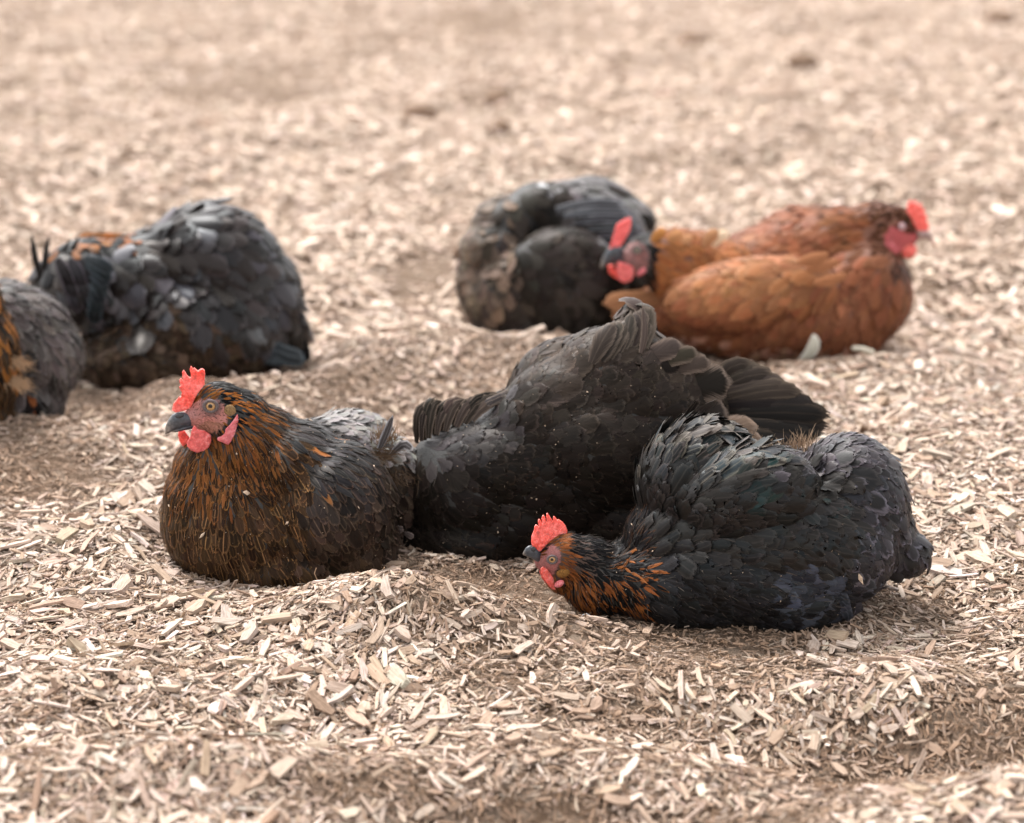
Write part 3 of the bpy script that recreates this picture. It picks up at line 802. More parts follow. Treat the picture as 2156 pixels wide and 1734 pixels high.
# ===== middle hen, shaking, head hidden
def hen_middle():
    h = Hen('hen', 'large dark hen bathing behind the front two, rump raised high, head out of sight', (1100, 1190), .095, 6)
    h.e(1000, 1035, 0, 155, 150, 160); h.e(1180, 1000, 0, 215, 170, 205); h.e(1090, 940, .02, 180, 120, 120, 20); h.e(1300, 860, .02, 150, 115, 165, 10); h.e(1200, 840, .02, 140, 100, 130, 35)
    h.e(1410, 905, .02, 140, 115, 165); h.e(1350, 1080, 0, 260, 170, 120); h.e(1120, 1090, -.035, 150, 90, 90, 20); h.e(1010, 1120, -.01, 170, 150, 70)
    h.e(1290, 960, -.05, 160, 80, 110, -10); h.e(1345, 740, .02, 42, 55, 60)
    h.e(1500, 930, .03, 80, 60, 110); h.e(1200, 900, -.01, 175, 125, 150, 32); h.e(1320, 830, -.008, 120, 120, 148); h.e(1255, 795, 0, 115, 105, 95, 42); h.e(1338, 715, .012, 42, 55, 72, 8); h.e(1080, 985, -.01, 170, 130, 120); h.e(1400, 860, -.008, 120, 110, 130)
    h.skin(lambda x, y, Y: (.006, .005, .004))
    h.flow([(930, 890, .9, -.1), (1000, 860, 1, -.1), (1100, 830, 1, -.5), (1220, 740, 1, -.7), (1310, 690, .8, -1), (1360, 700, .5, -1), (1000, 1000, 1, .15), (1200, 900, 1, -.15), (1300, 800, 1, -.2),
            (1430, 780, 1, .15), (1500, 880, 1, .3), (1200, 1050, 1, .3), (1000, 1120, .8, .35), (1110, 1010, 1, -.2), (880, 1000, .2, 1)])
    def style(x, y, p, n):
        r = random.random()
        up = max(0, 1 - (y - 640) / 380)
        if inell(x, y, 950, 900, 110, 80) < 1:
            return F_(60, 38, vary((.058, .050, .049), .3), vary((.10, .086, .08), .25), lace=.35, lift=3, sp=.33, gloss=.9)
        if inell(x, y, 1100, 1060, 160, 90, -20) < 1:
            return F_(56, 40, vary((.027, .0205, .017), .35), vary((.065, .043, .032), .3), lace=.4 * (r < .3), lift=2, sp=.33, gloss=.8)
        c = mixc(vary((.026, .0195, .016), .35), vary((.075, .055, .044), .25), up * .95)  # sky-lit top and shaded underside put into the feather colour by height
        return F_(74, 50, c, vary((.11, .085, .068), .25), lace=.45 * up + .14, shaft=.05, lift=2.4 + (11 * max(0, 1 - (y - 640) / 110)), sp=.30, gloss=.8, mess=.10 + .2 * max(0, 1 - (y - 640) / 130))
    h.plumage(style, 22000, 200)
    h.plumage(lambda x, y, p, n: None if (False) else F_(random.uniform(14, 24), 1.5, vary((.05, .038, .03), .5), lift=random.uniform(3, 8), kind=1, sp=2.2, mess=.35, gloss=.6), 6000)
    h.specks(380, .8, None)
    g1, g2, edge = (.085, .066, .056), (.05, .042, .040), (.30, .235, .19)
    # raised feathers at the low end of the back
    for i in range(14):
        t = (i + random.uniform(-.4, .4)) / 13; x = 868 + t * 120
        h.blade([(x + 6, 935 - t * 50, -.012 - .01 * (i % 2)), (x + 2 + t * 26, 885 - t * 34, -.02), (x + 10 + t * 44, 852 - t * 12 + random.uniform(-12, 10), -.014), (x + random.uniform(14, 50) + t * 64, 838 + t * 2 + random.uniform(-16, 14), -.006)], random.uniform(17, 27), vary((.060, .046, .037), .4), (.24, .18, .14), (.5, .2, .7), 1 if i % 2 else 0, (-.3, -1, .35), .3, 'wing_feather')
    for i in range(5):
        h.blade([(960 + i * 18, 880 - i * 8, -.01), (1020 + i * 20, 850 - i * 8, -.02), (1080 + i * 22, 822 - i * 10, -.01)], 22, vary((.085, .072, .066), .2), edge, (.4, .3, .8), 1, (-.2, -1, .6), .25, 'back_feather')
    # crest of upright rump feathers
    for i in range(12):
        t = i / 11
        h.blade([(1245 + t * 105, 765 - t * 25, -.050 + t * .01), (1268 + t * 96, 715 - t * 25, -.048 + t * .02), (1294 + t * 64 + random.uniform(-9, 9), 676 - t * 36 + random.uniform(-6, 12), -.030 + t * .02)], random.uniform(24, 44), vary((.062, .049, .041), .2), (.20, .155, .125), (.4, .15, .7), 2 if i % 2 else 0, (-.3, -1, .3), .25, 'rump_feather')
    for i in range(4):
        h.blade([(1350, 745 - i * 4, -.045 + i * .01), (1362 + i * 4, 700, -.035 + i * .01), (1352 + i * 7, 634 + i * 15, -.02 + i * .01)], 22, vary((.085, .066, .052), .2), (.26, .20, .155), (.45, .2, .7), 1, (.8, -1, .2), .25, 'rump_feather')
    # broad overlapping coverts above the tail
    for (x0, y0, x1, y1, w, dk) in [(1375, 760, 1440, 722, 44, 0), (1395, 770, 1475, 738, 40, .3), (1430, 785, 1500, 758, 42, .2), (1360, 790, 1440, 752, 74, 1), (1440, 822, 1545, 800, 84, 1), (1380, 838, 1452, 812, 66, 1), (1460, 880, 1535, 866, 70, .8), (1490, 912, 1600, 900, 60, -.4), (1520, 935, 1612, 925, 44, -.2)]:
        cc = mixc((.10, .075, .06), (.040, .031, .027), dk) if dk >= 0 else (.17, .12, .09)
        h.blade([(x0 - 60, y0 + 14, -.030), ((x0 + x1) / 2 - 8, (y0 + y1) / 2 - 6, -.046), (x1, y1 + 4, -.036)], w, vary(cc, .15), (.24, .18, .145), (.55, .0, .6), 2, (.1, -1, .4), .25, 'tail_covert')
    # tail running out to the right
    tips = [(1592, 772), (1615, 780), (1635, 790), (1655, 803), (1676, 815), (1697, 828), (1716, 843), (1730, 855), (1740, 868), (1746, 880), (1744, 893), (1736, 905), (1720, 917), (1700, 926), (1660, 935)]
    for i, (x1, y1) in enumerate(tips):
        x1 += random.uniform(-12, 8); y1 += random.uniform(-5, 5); low = i >= 6
        h.blade([(1420, 840 + i * 5, .02), (1510, 808 + i * 7 + random.uniform(-5, 5), .012 - i * .002), (x1 - 55, y1 - 9, .012 - i * .003), (x1, y1 + 4, .014 - i * .003)], random.uniform(34, 46) if not low else random.uniform(50, 64), vary((.065, .050, .040), .2) if not low else vary((.034, .028, .026), .3), (.20, .15, .11) if not low else (.10, .07, .05), (.3, .12, .9), 2, (.05, -1, .55), .22, 'tail_feather')
    h.finish()

# ===== front right hen, head on the ground
def hen_front():
    h = Hen('hen', 'glossy black hen crouching low in front, head and rusty ruff down on the chips', (1560, 1338), .095, 5); h.hp = (1170, 1185)
    h.e(1600, 1145, 0, 290, 175, 172); h.e(1782, 1078, .02, 130, 135, 166); h.e(1850, 1130, .018, 75, 90, 82); h.e(1470, 1030, .01, 130, 125, 135); h.e(1480, 1215, -.01, 215, 150, 112); h.e(1640, 1240, -.01, 170, 150, 95)
    h.e(1570, 1225, -.05, 170, 70, 85, -12); h.e(1895, 1165, .015, 62, 66, 48); h.e(1640, 1000, .03, 130, 90, 52); h.e(1570, 1050, -.03, 150, 90, 100, 15)
    h.e(1345, 1215, 0, 100, 90, 88); h.e(1270, 1225, -.01, 85, 66, 78); h.e(1230, 1185, -.012, 75, 50, 58)
    h.e(1190, 1172, -.014, 60, 46, 52); h.e(1185, 1205, -.014, 42, 40, 45); h.e(1150, 1178, -.016, 26, 26, 30)
    Z = conv(1920, 1900, 3.77)
    fc = Z(520, 790); 
    def face(x, y): return min(inell(x, y, fc[0], fc[1], 20, 36, 20), inell(x, y, fc[0] - 8, fc[1] + 2, 26, 18)) + .14 * math.sin(x * .4) * math.sin(y * .33) + random.uniform(-.06, .06)
    def skin(x, y, Y):
        f = face(x, y)
        if f < 1.1: return mixc((.34, .11, .10), (.22, .085, .08), .5 + .5 * math.sin(x * .9) * math.sin(y * 1.1))
        if x < 1260: return (.05, .022, .012)
        return (.006, .005, .004)
    h.skin(skin)
    h.flow([(1160, 1135, .9, -.6), (1200, 1125, 1, .1), (1250, 1145, 1, .25), (1210, 1180, 1, .4), (1195, 1240, -.15, 1), (1240, 1250, .3, 1), (1300, 1210, 1, .45), (1320, 1270, .8, .7), (1310, 1130, .6, -.8),
            (1345, 1080, .3, -1), (1375, 980, .15, -1), (1440, 930, .5, -1), (1540, 930, .8, -.6), (1500, 1000, .75, -.65), (1620, 1000, 1, -.3), (1700, 1000, 1, 0), (1800, 940, 1, .35), (1880, 1010, .6, 1),
            (1925, 1120, .35, 1), (1850, 1140, .7, 1), (1700, 1110, 1, .4), (1560, 1100, 1, -.1), (1450, 1120, 1, -.3), (1450, 1230, 1, .2), (1600, 1220, 1, .3), (1700, 1260, 1, .1), (1780, 1220, 1, .5)])
    def style(x, y, p, n):
        if face(x, y) < 1: return None
        r = random.random()
        if x < 1290 and y < 1200:
            if inell(x, y, 1172, 1145, 24, 26) < 1 or (x < 1205 and y > 1165): c = vary((.17, .055, .017), .35)
            else: c = vary((.028, .026, .028), .4)
            return F_(20, 5, c, kind=1, lift=1.5, sp=.4, mess=.09, gloss=.7)
        if x < 1350 and y > 1190:
            o = .95 if x < 1240 else .45
            c = vary((.145, .048, .015), .45) if r < o * .72 else vary(BLACK, .4)
            return F_(42, 8.5, c, vary((.27, .09, .025), .35), lace=.8 * (r < o * 1.15), kind=1, lift=5, sp=.34, mess=.22, gloss=.7)
        if x < 1345 and y > 1090:
            return F_(44, 12, vary((.028, .025, .026), .3), vary((.16, .07, .03), .3), lace=.5 * (r < .4), kind=1, lift=4, sp=.34, gloss=.9)
        if y < 1010 and x < 1600:                                          # ruffled mantle
            gcol = [(.034, .048, .050), (.062, .050, .042), (.032, .034, .040)][random.randrange(3)]  # bluish and greenish base tints paint part of the plumage sheen
            gcol = (.012, .036, .034) if (1540 < x < 1640 and y > 965 and r < .5) else gcol  # teal base colour stands in for the blue-green sheen
            return F_(70, 30, vary(gcol, .45), vary((.14, .118, .10), .4), lace=.5, shaft=.3, lift=16 if y > 940 else 30, sp=.36, mess=.26, gloss=1.3, kind=0 if r < .4 else 2)
        if y < 1000:
            return F_(52, 32, vary((.065, .058, .063), .3), vary((.15, .135, .15), .25), lace=.5, lift=8, sp=.36, mess=.18, gloss=1.4)
        if x > 1760:
            k = max(0, min(1, (x - 1760) / 120))
            return F_(64, 38, mixc(vary((.038, .037, .044), .4), vary((.052, .046, .050), .4), k), vary((.13, .118, .14), .5), lace=.5 * (r < .5) + .1, lift=8, sp=.32, mess=.17, gloss=2.0, camber=.22)
        if y > 1170:
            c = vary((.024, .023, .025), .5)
            if inell(x, y, 1660, 1230, 70, 60) < 1: c = vary((.050, .056, .075), .4)  # bluish sheen on the wing painted into the base colour
            return F_(70, 36, c, vary((.06, .06, .068), .3), lace=.3, shaft=.2, lift=5, sp=.30, gloss=1.8, kind=2 if r < .6 else 0, camber=.2)
        return F_(76, 37, vary((.024, .021, .020), .5) if not (inell(x, y, 1600, 1040, 120, 60) < 1 and r < .3) else vary((.014, .036, .036), .5), vary((.070, .060, .055), .35), lace=.35, shaft=.25, lift=10, sp=.30, mess=.26, gloss=2.6, kind=2 if r < .7 else 0, camber=.2)  # some feathers coloured teal to imitate the blue-green sheen
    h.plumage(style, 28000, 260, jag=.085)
    h.plumage(lambda x, y, p, n: None if (face(x, y) < 1.3) else F_(random.uniform(14, 26), 1.3, vary((.075, .062, .055), .5), lift=random.uniform(4, 10), kind=1, sp=1.3, mess=.3, gloss=.6), 14000)
    h.specks(300, 1.0, None)
    h.head_plane(*Z(570, 750), -.016, 22)
    comb = [(270, 490), (275, 420), (300, 360), (310, 340), (318, 290), (335, 265), (360, 275), (385, 305), (365, 215), (380, 187), (400, 200), (440, 290), (418, 180), (430, 140), (450, 130), (465, 160), (507, 285), (485, 150), (490, 108), (505, 105), (540, 160), (590, 238), (580, 180), (585, 150), (605, 155), (640, 200), (655, 190), (720, 230), (760, 280), (782, 330), (775, 390), (740, 440), (690, 490), (640, 500), (560, 520), (500, 560), (430, 610), (380, 640), (320, 620), (285, 560)]
    h.flat_lobe('comb', [Z(*q) for q in comb], 8, M['comb'], 2, vox=.75, it=2, bend=lambda V: np.stack([0 * V[:, 0], 4 * np.sin(V[:, 2] * .07), 0 * V[:, 0]], 1))
    sec = [(400, 650, 815, 11), (345, 585, 780, 12), (290, 545, 748, 11), (240, 552, 722, 9), (200, 580, 705, 6.5), (170, 625, 692, 4), (155, 655, 684, 1.5), (150, 665, 678, .4)]
    h.beak([(Z(x, 0)[0], Z(0, t)[1], Z(0, b)[1], w) for x, t, b, w in sec], M['beak'])
    q = Z(300, 605); h.lobe('nostril', q[0], q[1], 10, 5.5, 3, 6, M['nostril'], 40)
    q = Z(568, 752); h.eye(q[0], q[1], 42, 6.8)
    wp = [(400, 880), (430, 850), (500, 890), (570, 980), (625, 1050), (645, 1120), (625, 1178), (560, 1165), (500, 1095), (440, 1005), (408, 935)]
    h.flat_lobe('wattle', [Z(*q) for q in wp], 9, M['comb'], 26, vox=1.3, it=6)
    h.flat_lobe('wattle', [(Z(*q)[0] - 3, Z(*q)[1]) for q in wp], 9, M['wattle'], -14, vox=1.4, it=6)
    q = Z(668, 1095); h.lobe('earlobe', q[0], q[1], 46, 11, 5, 7, M['lobe'], 30, noise=.1)
    q = Z(728, 935); h.lobe('ear_tuft', q[0], q[1], 45, 15, 6, 11, mat_plain('brown_ear_tuft', (.20, .095, .025), .9, .2, 900, .5, .0015), 25, noise=.12)
    # down along the back line and separate ruffled feathers
    for x, y, n, l in [(1385, 932, 30, 26), (1600, 940, 40, 22), (1622, 938, 30, 26), (1662, 938, 60, 22), (1692, 930, 80, 36), (1712, 938, 50, 22), (1640, 945, 60, 18), (1500, 905, 30, 24), (1565, 915, 30, 24)]:
        h.down(x, y + 12, .035, n, l, (.36, .25, .17), (.05, -1), .75, 13)
    for i in range(7):
        h.blade([(1700 + i * 5, 1195 + i * 10, -.05), (1740 + i * 8, 1215 + i * 12, -.06), (1775 + i * 9 - i * i * 1.2, 1238 + i * 12, -.055)], 24, vary((.035, .037, .048), .3), (.08, .082, .10), (.5, .4, 1.5), 2, (.1, -1, .4), .25, 'wing_feather')
    for i in range(6):
        h.blade([(1880 + i * 4, 1120 + i * 12, 0), (1915 + i * 4, 1140 + i * 9, -.005), (1945 + i * 2, 1165 + i * 6, .0)], 26, vary((.028, .026, .030), .3), (.12, .11, .12), (.5, .3, 1.2), 2, (.3, -1, .3), .25, 'tail_feather')
    for i in range(7):                                                     # rusty neck feathers spread on the ground
        x = 1300 + i * 11
        h.blade([(x, 1235 + i * 3, -.035), (x + 14, 1262 + i * 4, -.045), (x + 16, 1288 + i * 2, -.045)], 18, dist_orange() if i % 2 else vary(BLACK), (.34, .12, .03), (.8, .2, .8), 0, (0, -1, .3), .25, 'neck_feather')
    h.finish()

# ===== back left hen, round scaly back
def hen_back_left():
    h = Hen('hen', 'blurred black hen at left with round scale-like back feathers, tail towards the right', (390, 836), .10, 7)
    h.e(420, 690, 0, 185, 150, 135); h.e(440, 560, .02, 145, 120, 130); h.e(540, 640, .02, 92, 100, 130); h.e(300, 590, .01, 150, 110, 100, 15); h.e(190, 600, 0, 110, 100, 100)
    h.e(320, 750, -.02, 160, 140, 88); h.e(490, 775, 0, 85, 95, 62); h.e(130, 610, 0, 62, 70, 80); h.e(590, 700, .02, 55, 60, 60)
    h.skin(lambda x, y, Y: (.006, .005, .004))
    h.flow([(110, 560, .0, 1), (170, 600, .4, 1), (230, 560, .9, .5), (330, 510, 1, .5), (430, 450, 1, .3), (520, 490, .8, .8), (590, 580, .4, 1), (610, 690, .3, 1), (460, 600, .7, 1), (400, 690, .3, 1), (300, 740, .9, .3), (230, 680, .2, 1)])
    def style(x, y, p, n):
        r = random.random()
        if inell(x, y, 320, 770, 190, 110) < 1 or y > 740:
            return F_(36, 24, vary((.068, .045, .031), .4), vary((.11, .07, .045), .3), lace=.4 * (r < .5), lift=5, sp=.38, gloss=.4, mess=.3)
        if y < 520 and x < 260: return F_(36, 16, vary((.19, .075, .028), .4) if r < .5 else vary(BLACK), lift=4, sp=.4, gloss=.7)
        return F_(78, 54, vary((.055, .050, .056), .4) if (inell(x, y, 560, 660, 90, 70) < 1 and r < .34) else vary((.042, .032, .030) if r < .76 else (.080, .076, .084), .4), vary((.10, .088, .09), .4), lace=.35, lift=14, sp=.40, mess=.18, gloss=3.0, camber=.36)  # paler blue-grey feathers mixed in as painted highlights on the scales
    h.plumage(style, 12000, 140)
    for i in range(7):                                                     # half spread tail
        h.blade([(470 + i * 14, 690 + i * 4, -.03), (520 + i * 12, 735 + i * 2, -.05), (545 + i * 17, 762 - i * 1, -.045 + i * .004)], 44, vary((.05, .062, .070) if i > 2 else (.03, .028, .03), .25), (.16, .19, .21), (.35, .3, 1.4), 2, (.0, -1, .5), .25, 'tail_feather')
    for i in range(3):
        h.blade([(600 + i * 10, 690, 0), (628 + i * 8, 735, 0), (634 + i * 9, 778 - i * 6, 0)], 24, vary((.018, .017, .018)), (.05, .05, .05), (.2, .2, 1), 1, (.3, -1, .2), .2, 'tail_feather')
    for i in range(9):                                                     # drooping wing with bluish edge
        t = i / 8 + random.uniform(-.05, .05)
        h.blade([(180 + t * 10, 545 + t * 85, -.055), (212 - t * 12, 560 + t * 92, -.068), (240 - t * 40, 580 + t * 104, -.062)], 32, vary((.024, .032, .037), .3), (.08, .10, .115), (.5, .2, 1.4), 0, (.2, -1, .35), .2, 'wing_feather')
    for i in range(10):
        t = i / 9
        h.blade([(120 + t * 80, 545 + (i % 3) * 25, -.05), (140 + t * 80, 580 + (i % 3) * 25, -.065), (150 + t * 70, 612 + (i % 3) * 25, -.06)], 32, vary((.035, .030, .032), .5), (.13, .11, .13), (.5, .2, 1.4), 0, (.0, -1, .4), .2, 'wing_feather')
    for x0, y0, x1, y1 in [(85, 590, 66, 490), (92, 590, 104, 492), (110, 585, 150, 500), (130, 580, 170, 492)]:
        h.blade([(x0, y0, -.03), ((x0 + x1) / 2 - 4, (y0 + y1) / 2, -.03), (x1, y1, -.02)], 17, (.035, .031, .031), (.11, .095, .085), (.4, .3, .9), 1, (-.3, -1, .2), .25, 'wing_feather')
    for x in (170, 190, 212, 230):
        h.blade([(x - 10, 512, .03), (x + 8, 496, .03), (x + 32, 494, .03)], 18, vary((.26, .095, .03), .2), (.36, .15, .05), (.5, 0, .6), 1, (0, -1, .6), .25, 'neck_feather')
    h.finish()

# ===== grey hen cut by the left edge, and the sliver of another before it
def hen_grey():
    h = Hen('hen', 'blurred ash-grey hen at the left edge, sloping back and drooping rear feathers', (60, 918), .05, 7)
    h.e(10, 735, 0, 125, 115, 145); h.e(85, 750, 0, 88, 95, 100); h.e(60, 685, 0, 100, 85, 72, -38); h.e(55, 845, -.01, 78, 100, 72); h.e(-70, 760, 0, 120, 120, 130); h.e(20, 885, -.01, 75, 90, 50)
    h.skin(lambda x, y, Y: (.03, .026, .025))
    h.flow([(30, 620, .9, .5), (100, 670, .7, 1), (160, 740, .15, 1), (90, 780, .1, 1), (60, 860, 0, 1)])
    def style(x, y, p, n):
        r = random.random()
        if y > 830 and x < 90: return F_(40, 20, vary((.20, .062, .022), .3) if r < .35 else vary((.03, .022, .02), .4), lift=4, sp=.4, gloss=.6)
        return F_(58, 20, vary((.075, .062, .057), .5), vary((.22, .195, .19), .3), lace=.6, shaft=.2, lift=9, sp=.37, gloss=1.1, kind=0 if r < .6 else 1)
    h.plumage(style, 5000, 70)
    h.finish()
def hen_sliver():
    h = Hen('hen', 'hen with orange-flecked black neck, only a thin strip showing at the left edge', (-20, 955), .03, 7)
    h.e(-66, 760, 0, 108, 90, 165); h.e(-80, 640, 0, 85, 70, 80); h.e(-75, 880, 0, 105, 90, 80)
    h.skin(lambda x, y, Y: (.028, .019, .014))
    h.flow([(0, 620, .4, 1), (20, 700, .15, 1), (20, 850, -.1, 1)])
    def style(x, y, p, n):
        r = random.random()
        return F_(44, 16, vary((.22, .085, .022), .35) if (r < .45 and y < 790) else vary((.045, .032, .024), .5), vary((.30, .14, .05), .3), lace=.4, kind=1, lift=5, sp=.38, gloss=.8)
    h.plumage(style, 3500, 60)
    h.down(36, 760, -.02, 130, 30, (.40, .26, .16), (1, .7), .6, 9); h.down(32, 800, -.02, 150, 34, (.44, .29, .18), (1, .8), .6, 9)
    h.finish()

# ===== back group
def hen_back_dark():
    h = Hen('hen', 'blurred brownish-black hen with folded wing, lying behind the rust-coloured hen', (1130, 745), .085, 8)
    h.e(1095, 620, 0, 122, 125, 112); h.e(1065, 475, .04, 72, 80, 62); h.e(1040, 530, .01, 72, 80, 60); h.e(1235, 470, .05, 135, 85, 78, -22); h.e(1190, 600, -.045, 128, 85, 118, -25); h.e(1120, 680, -.01, 120, 110, 70); h.e(1130, 430, .05, 60, 70, 44); h.e(1270, 620, .04, 110, 80, 92); h.e(1010, 590, .01, 48, 80, 70)
    h.e(1270, 420, .12, 85, 55, 42, -22); h.e(1330, 470, .10, 50, 50, 48)
    h.skin(lambda x, y, Y: (.012, .010, .009), 4)
    h.flow([(1050, 450, -.3, 1), (1160, 430, 1, .2), (1250, 430, 1, .35), (1350, 460, 1, .7), (1000, 540, -.1, 1), (1120, 540, .8, .2), (1230, 560, 1, .4), (1060, 640, .3, 1), (1180, 670, .6, 1)])
    def style(x, y, p, n):
        if inell(x, y, 1250, 440, 130, 60, 20) < 1: return F_(52, 30, vary((.095, .086, .084), .35), vary((.22, .21, .22), .3), lace=.45, lift=5, sp=.38, gloss=1.1)
        if x < 1070 and y < 620: return F_(44, 32, vary((.10, .070, .052), .4), vary((.17, .125, .095), .3), lace=.4, lift=7, sp=.4, gloss=.7)
        return F_(60, 36, vary((.052, .042, .036), .35), vary((.065, .050, .041), .3), lace=.35, lift=5, sp=.33, gloss=.8)
    h.plumage(style, 7000, 80)
    for i in range(6):
        h.blade([(1170 + i * 16, 440 + i * 14, .0), (1250 + i * 14, 424 + i * 16, -.005), (1320 + i * 12, 432 + i * 16, .01)], 22, vary((.060, .060, .066), .5), (.30, .31, .34), (.5, .4, 1.0), 2, (0, -1, .7), .2, 'wing_feather')
    h.blade([(1135, 386, .04), (1146, 400, .03), (1156, 420, .02)], 24, (.50, .50, .50), (.7, .7, .7), (.4, .3, 1), 0, (0, -1, .4), .3, 'wing_feather')
    for i in range(7):
        h.blade([(1180 + i * 6, 420, .13), (1225 + i * 14, 385 + i * 3, .13), (1270 + i * 17, 384 + i * 13, .12)], 34, vary((.040, .028, .022), .3), (.09, .065, .05), (.4, .2, .8), 2, (0, -1, .5), .2, 'tail_feather')
    h.finish()

def hen_rusty_neck():
    h = Hen('hen', 'dark-faced hen with red comb and rusty neck, peering left between dark and rust-coloured hens', (1450, 765), .045, 6); h.hp = (1335, 545)
    h.e(1430, 560, 0, 80, 80, 78, -20); h.e(1500, 600, .02, 110, 110, 100); h.e(1560, 640, .03, 120, 110, 100); h.e(1395, 545, -.01, 60, 58, 62)
    h.e(1355, 537, -.015, 40, 34, 44); h.e(1335, 552, -.018, 34, 30, 32); h.e(1306, 542, -.02, 20, 16, 20); h.e(1460, 530, .03, 70, 60, 44)
    Z = conv(2150, 700, 3.152)
    def face(x, y): return min(inell(x, y, 1337, 545, 28, 32), inell(x, y, 1308, 543, 22, 18))
    h.skin(lambda x, y, Y: (mixc((.25, .095, .085), (.11, .055, .05), random.random()) if face(x, y) < 1.2 else ((.03, .024, .022) if x < 1372 else (.15, .05, .02))))
    h.flow([(1340, 505, .8, -.5), (1365, 520, .8, .5), (1360, 580, .3, 1), (1400, 540, 1, .5), (1470, 540, 1, .5), (1540, 560, .9, .8)])
    def style(x, y, p, n):
        if face(x, y) < 1: return None
        if x < 1374: return F_(18, 8, vary((.026, .022, .021), .3), lift=1.5, kind=1, sp=.42, gloss=.7)
        return F_(40, 17, vary((.22, .078, .030), .35), vary((.36, .16, .065), .3), lace=.5, lift=5, sp=.38, mess=.25, gloss=.7)
    h.plumage(style, 5000, 60)
    h.head_plane(1343, 533, -.018, 22)
    comb = [(425, 740), (455, 650), (478, 570), (500, 480), (525, 430), (548, 440), (565, 400), (592, 412), (612, 375), (640, 388), (658, 362), (682, 375), (685, 450), (670, 520), (630, 590), (590, 660), (550, 720), (480, 740)]
    h.flat_lobe('comb', [Z(*q) for q in comb], 6, M['wattle'], 4, vox=1.2, it=3)
    sec = [(585, 720, 900, 9), (520, 690, 895, 11), (455, 700, 890, 10), (400, 750, 915, 8), (355, 830, 955, 5), (330, 900, 970, 2), (322, 940, 966, .5)]
    h.beak([(Z(x, 0)[0], Z(0, t)[1], Z(0, b)[1], w) for x, t, b, w in sec], M['beak'])
    q = Z(480, 790); h.lobe('nostril', q[0], q[1], 9, 6, 3, 4, M['nostril'], 20)
    q = Z(752, 752); h.eye(q[0], q[1], 36, 6.2, None, mat_plain('grey_iris', (.25, .21, .16), .2, .6, 900, .2, 0))
    h.flat_lobe('wattle', [Z(*q) for q in [(530, 880), (600, 910), (700, 940), (722, 1030), (685, 1110), (600, 1140), (530, 1100), (505, 1000)]], 8, M['wattle'], 22, vox=1.4, it=5)
    h.flat_lobe('wattle', [Z(*q) for q in [(405, 930), (470, 925), (515, 1000), (545, 1095), (490, 1085), (420, 1020)]], 7, M['comb'], -12, vox=1.4, it=4)
    q = Z(835, 985); h.lobe('earlobe', q[0], q[1], 31, 19, 4, 7, M['lobe'], 42)
    for x0, y0, x1, y1, c in [(1372, 500, 1405, 486, (.36, .155, .05)), (1400, 505, 1440, 492, (.40, .19, .085)), (1420, 515, 1462, 500, (.40, .20, .10)), (1480, 510, 1515, 486, (.36, .18, .09)), (1500, 505, 1538, 490, (.62, .46, .32))]:
        h.blade([(x0, y0 + 14, -.03), ((x0 + x1) / 2, (y0 + y1) / 2 - 4, -.035), (x1, y1, -.03)], 26, c, tuple(min(.8, k * 1.4) for k in c), (.4, .1, .6), 0, (0, -1, .5), .35, 'neck_feather')
    h.finish()

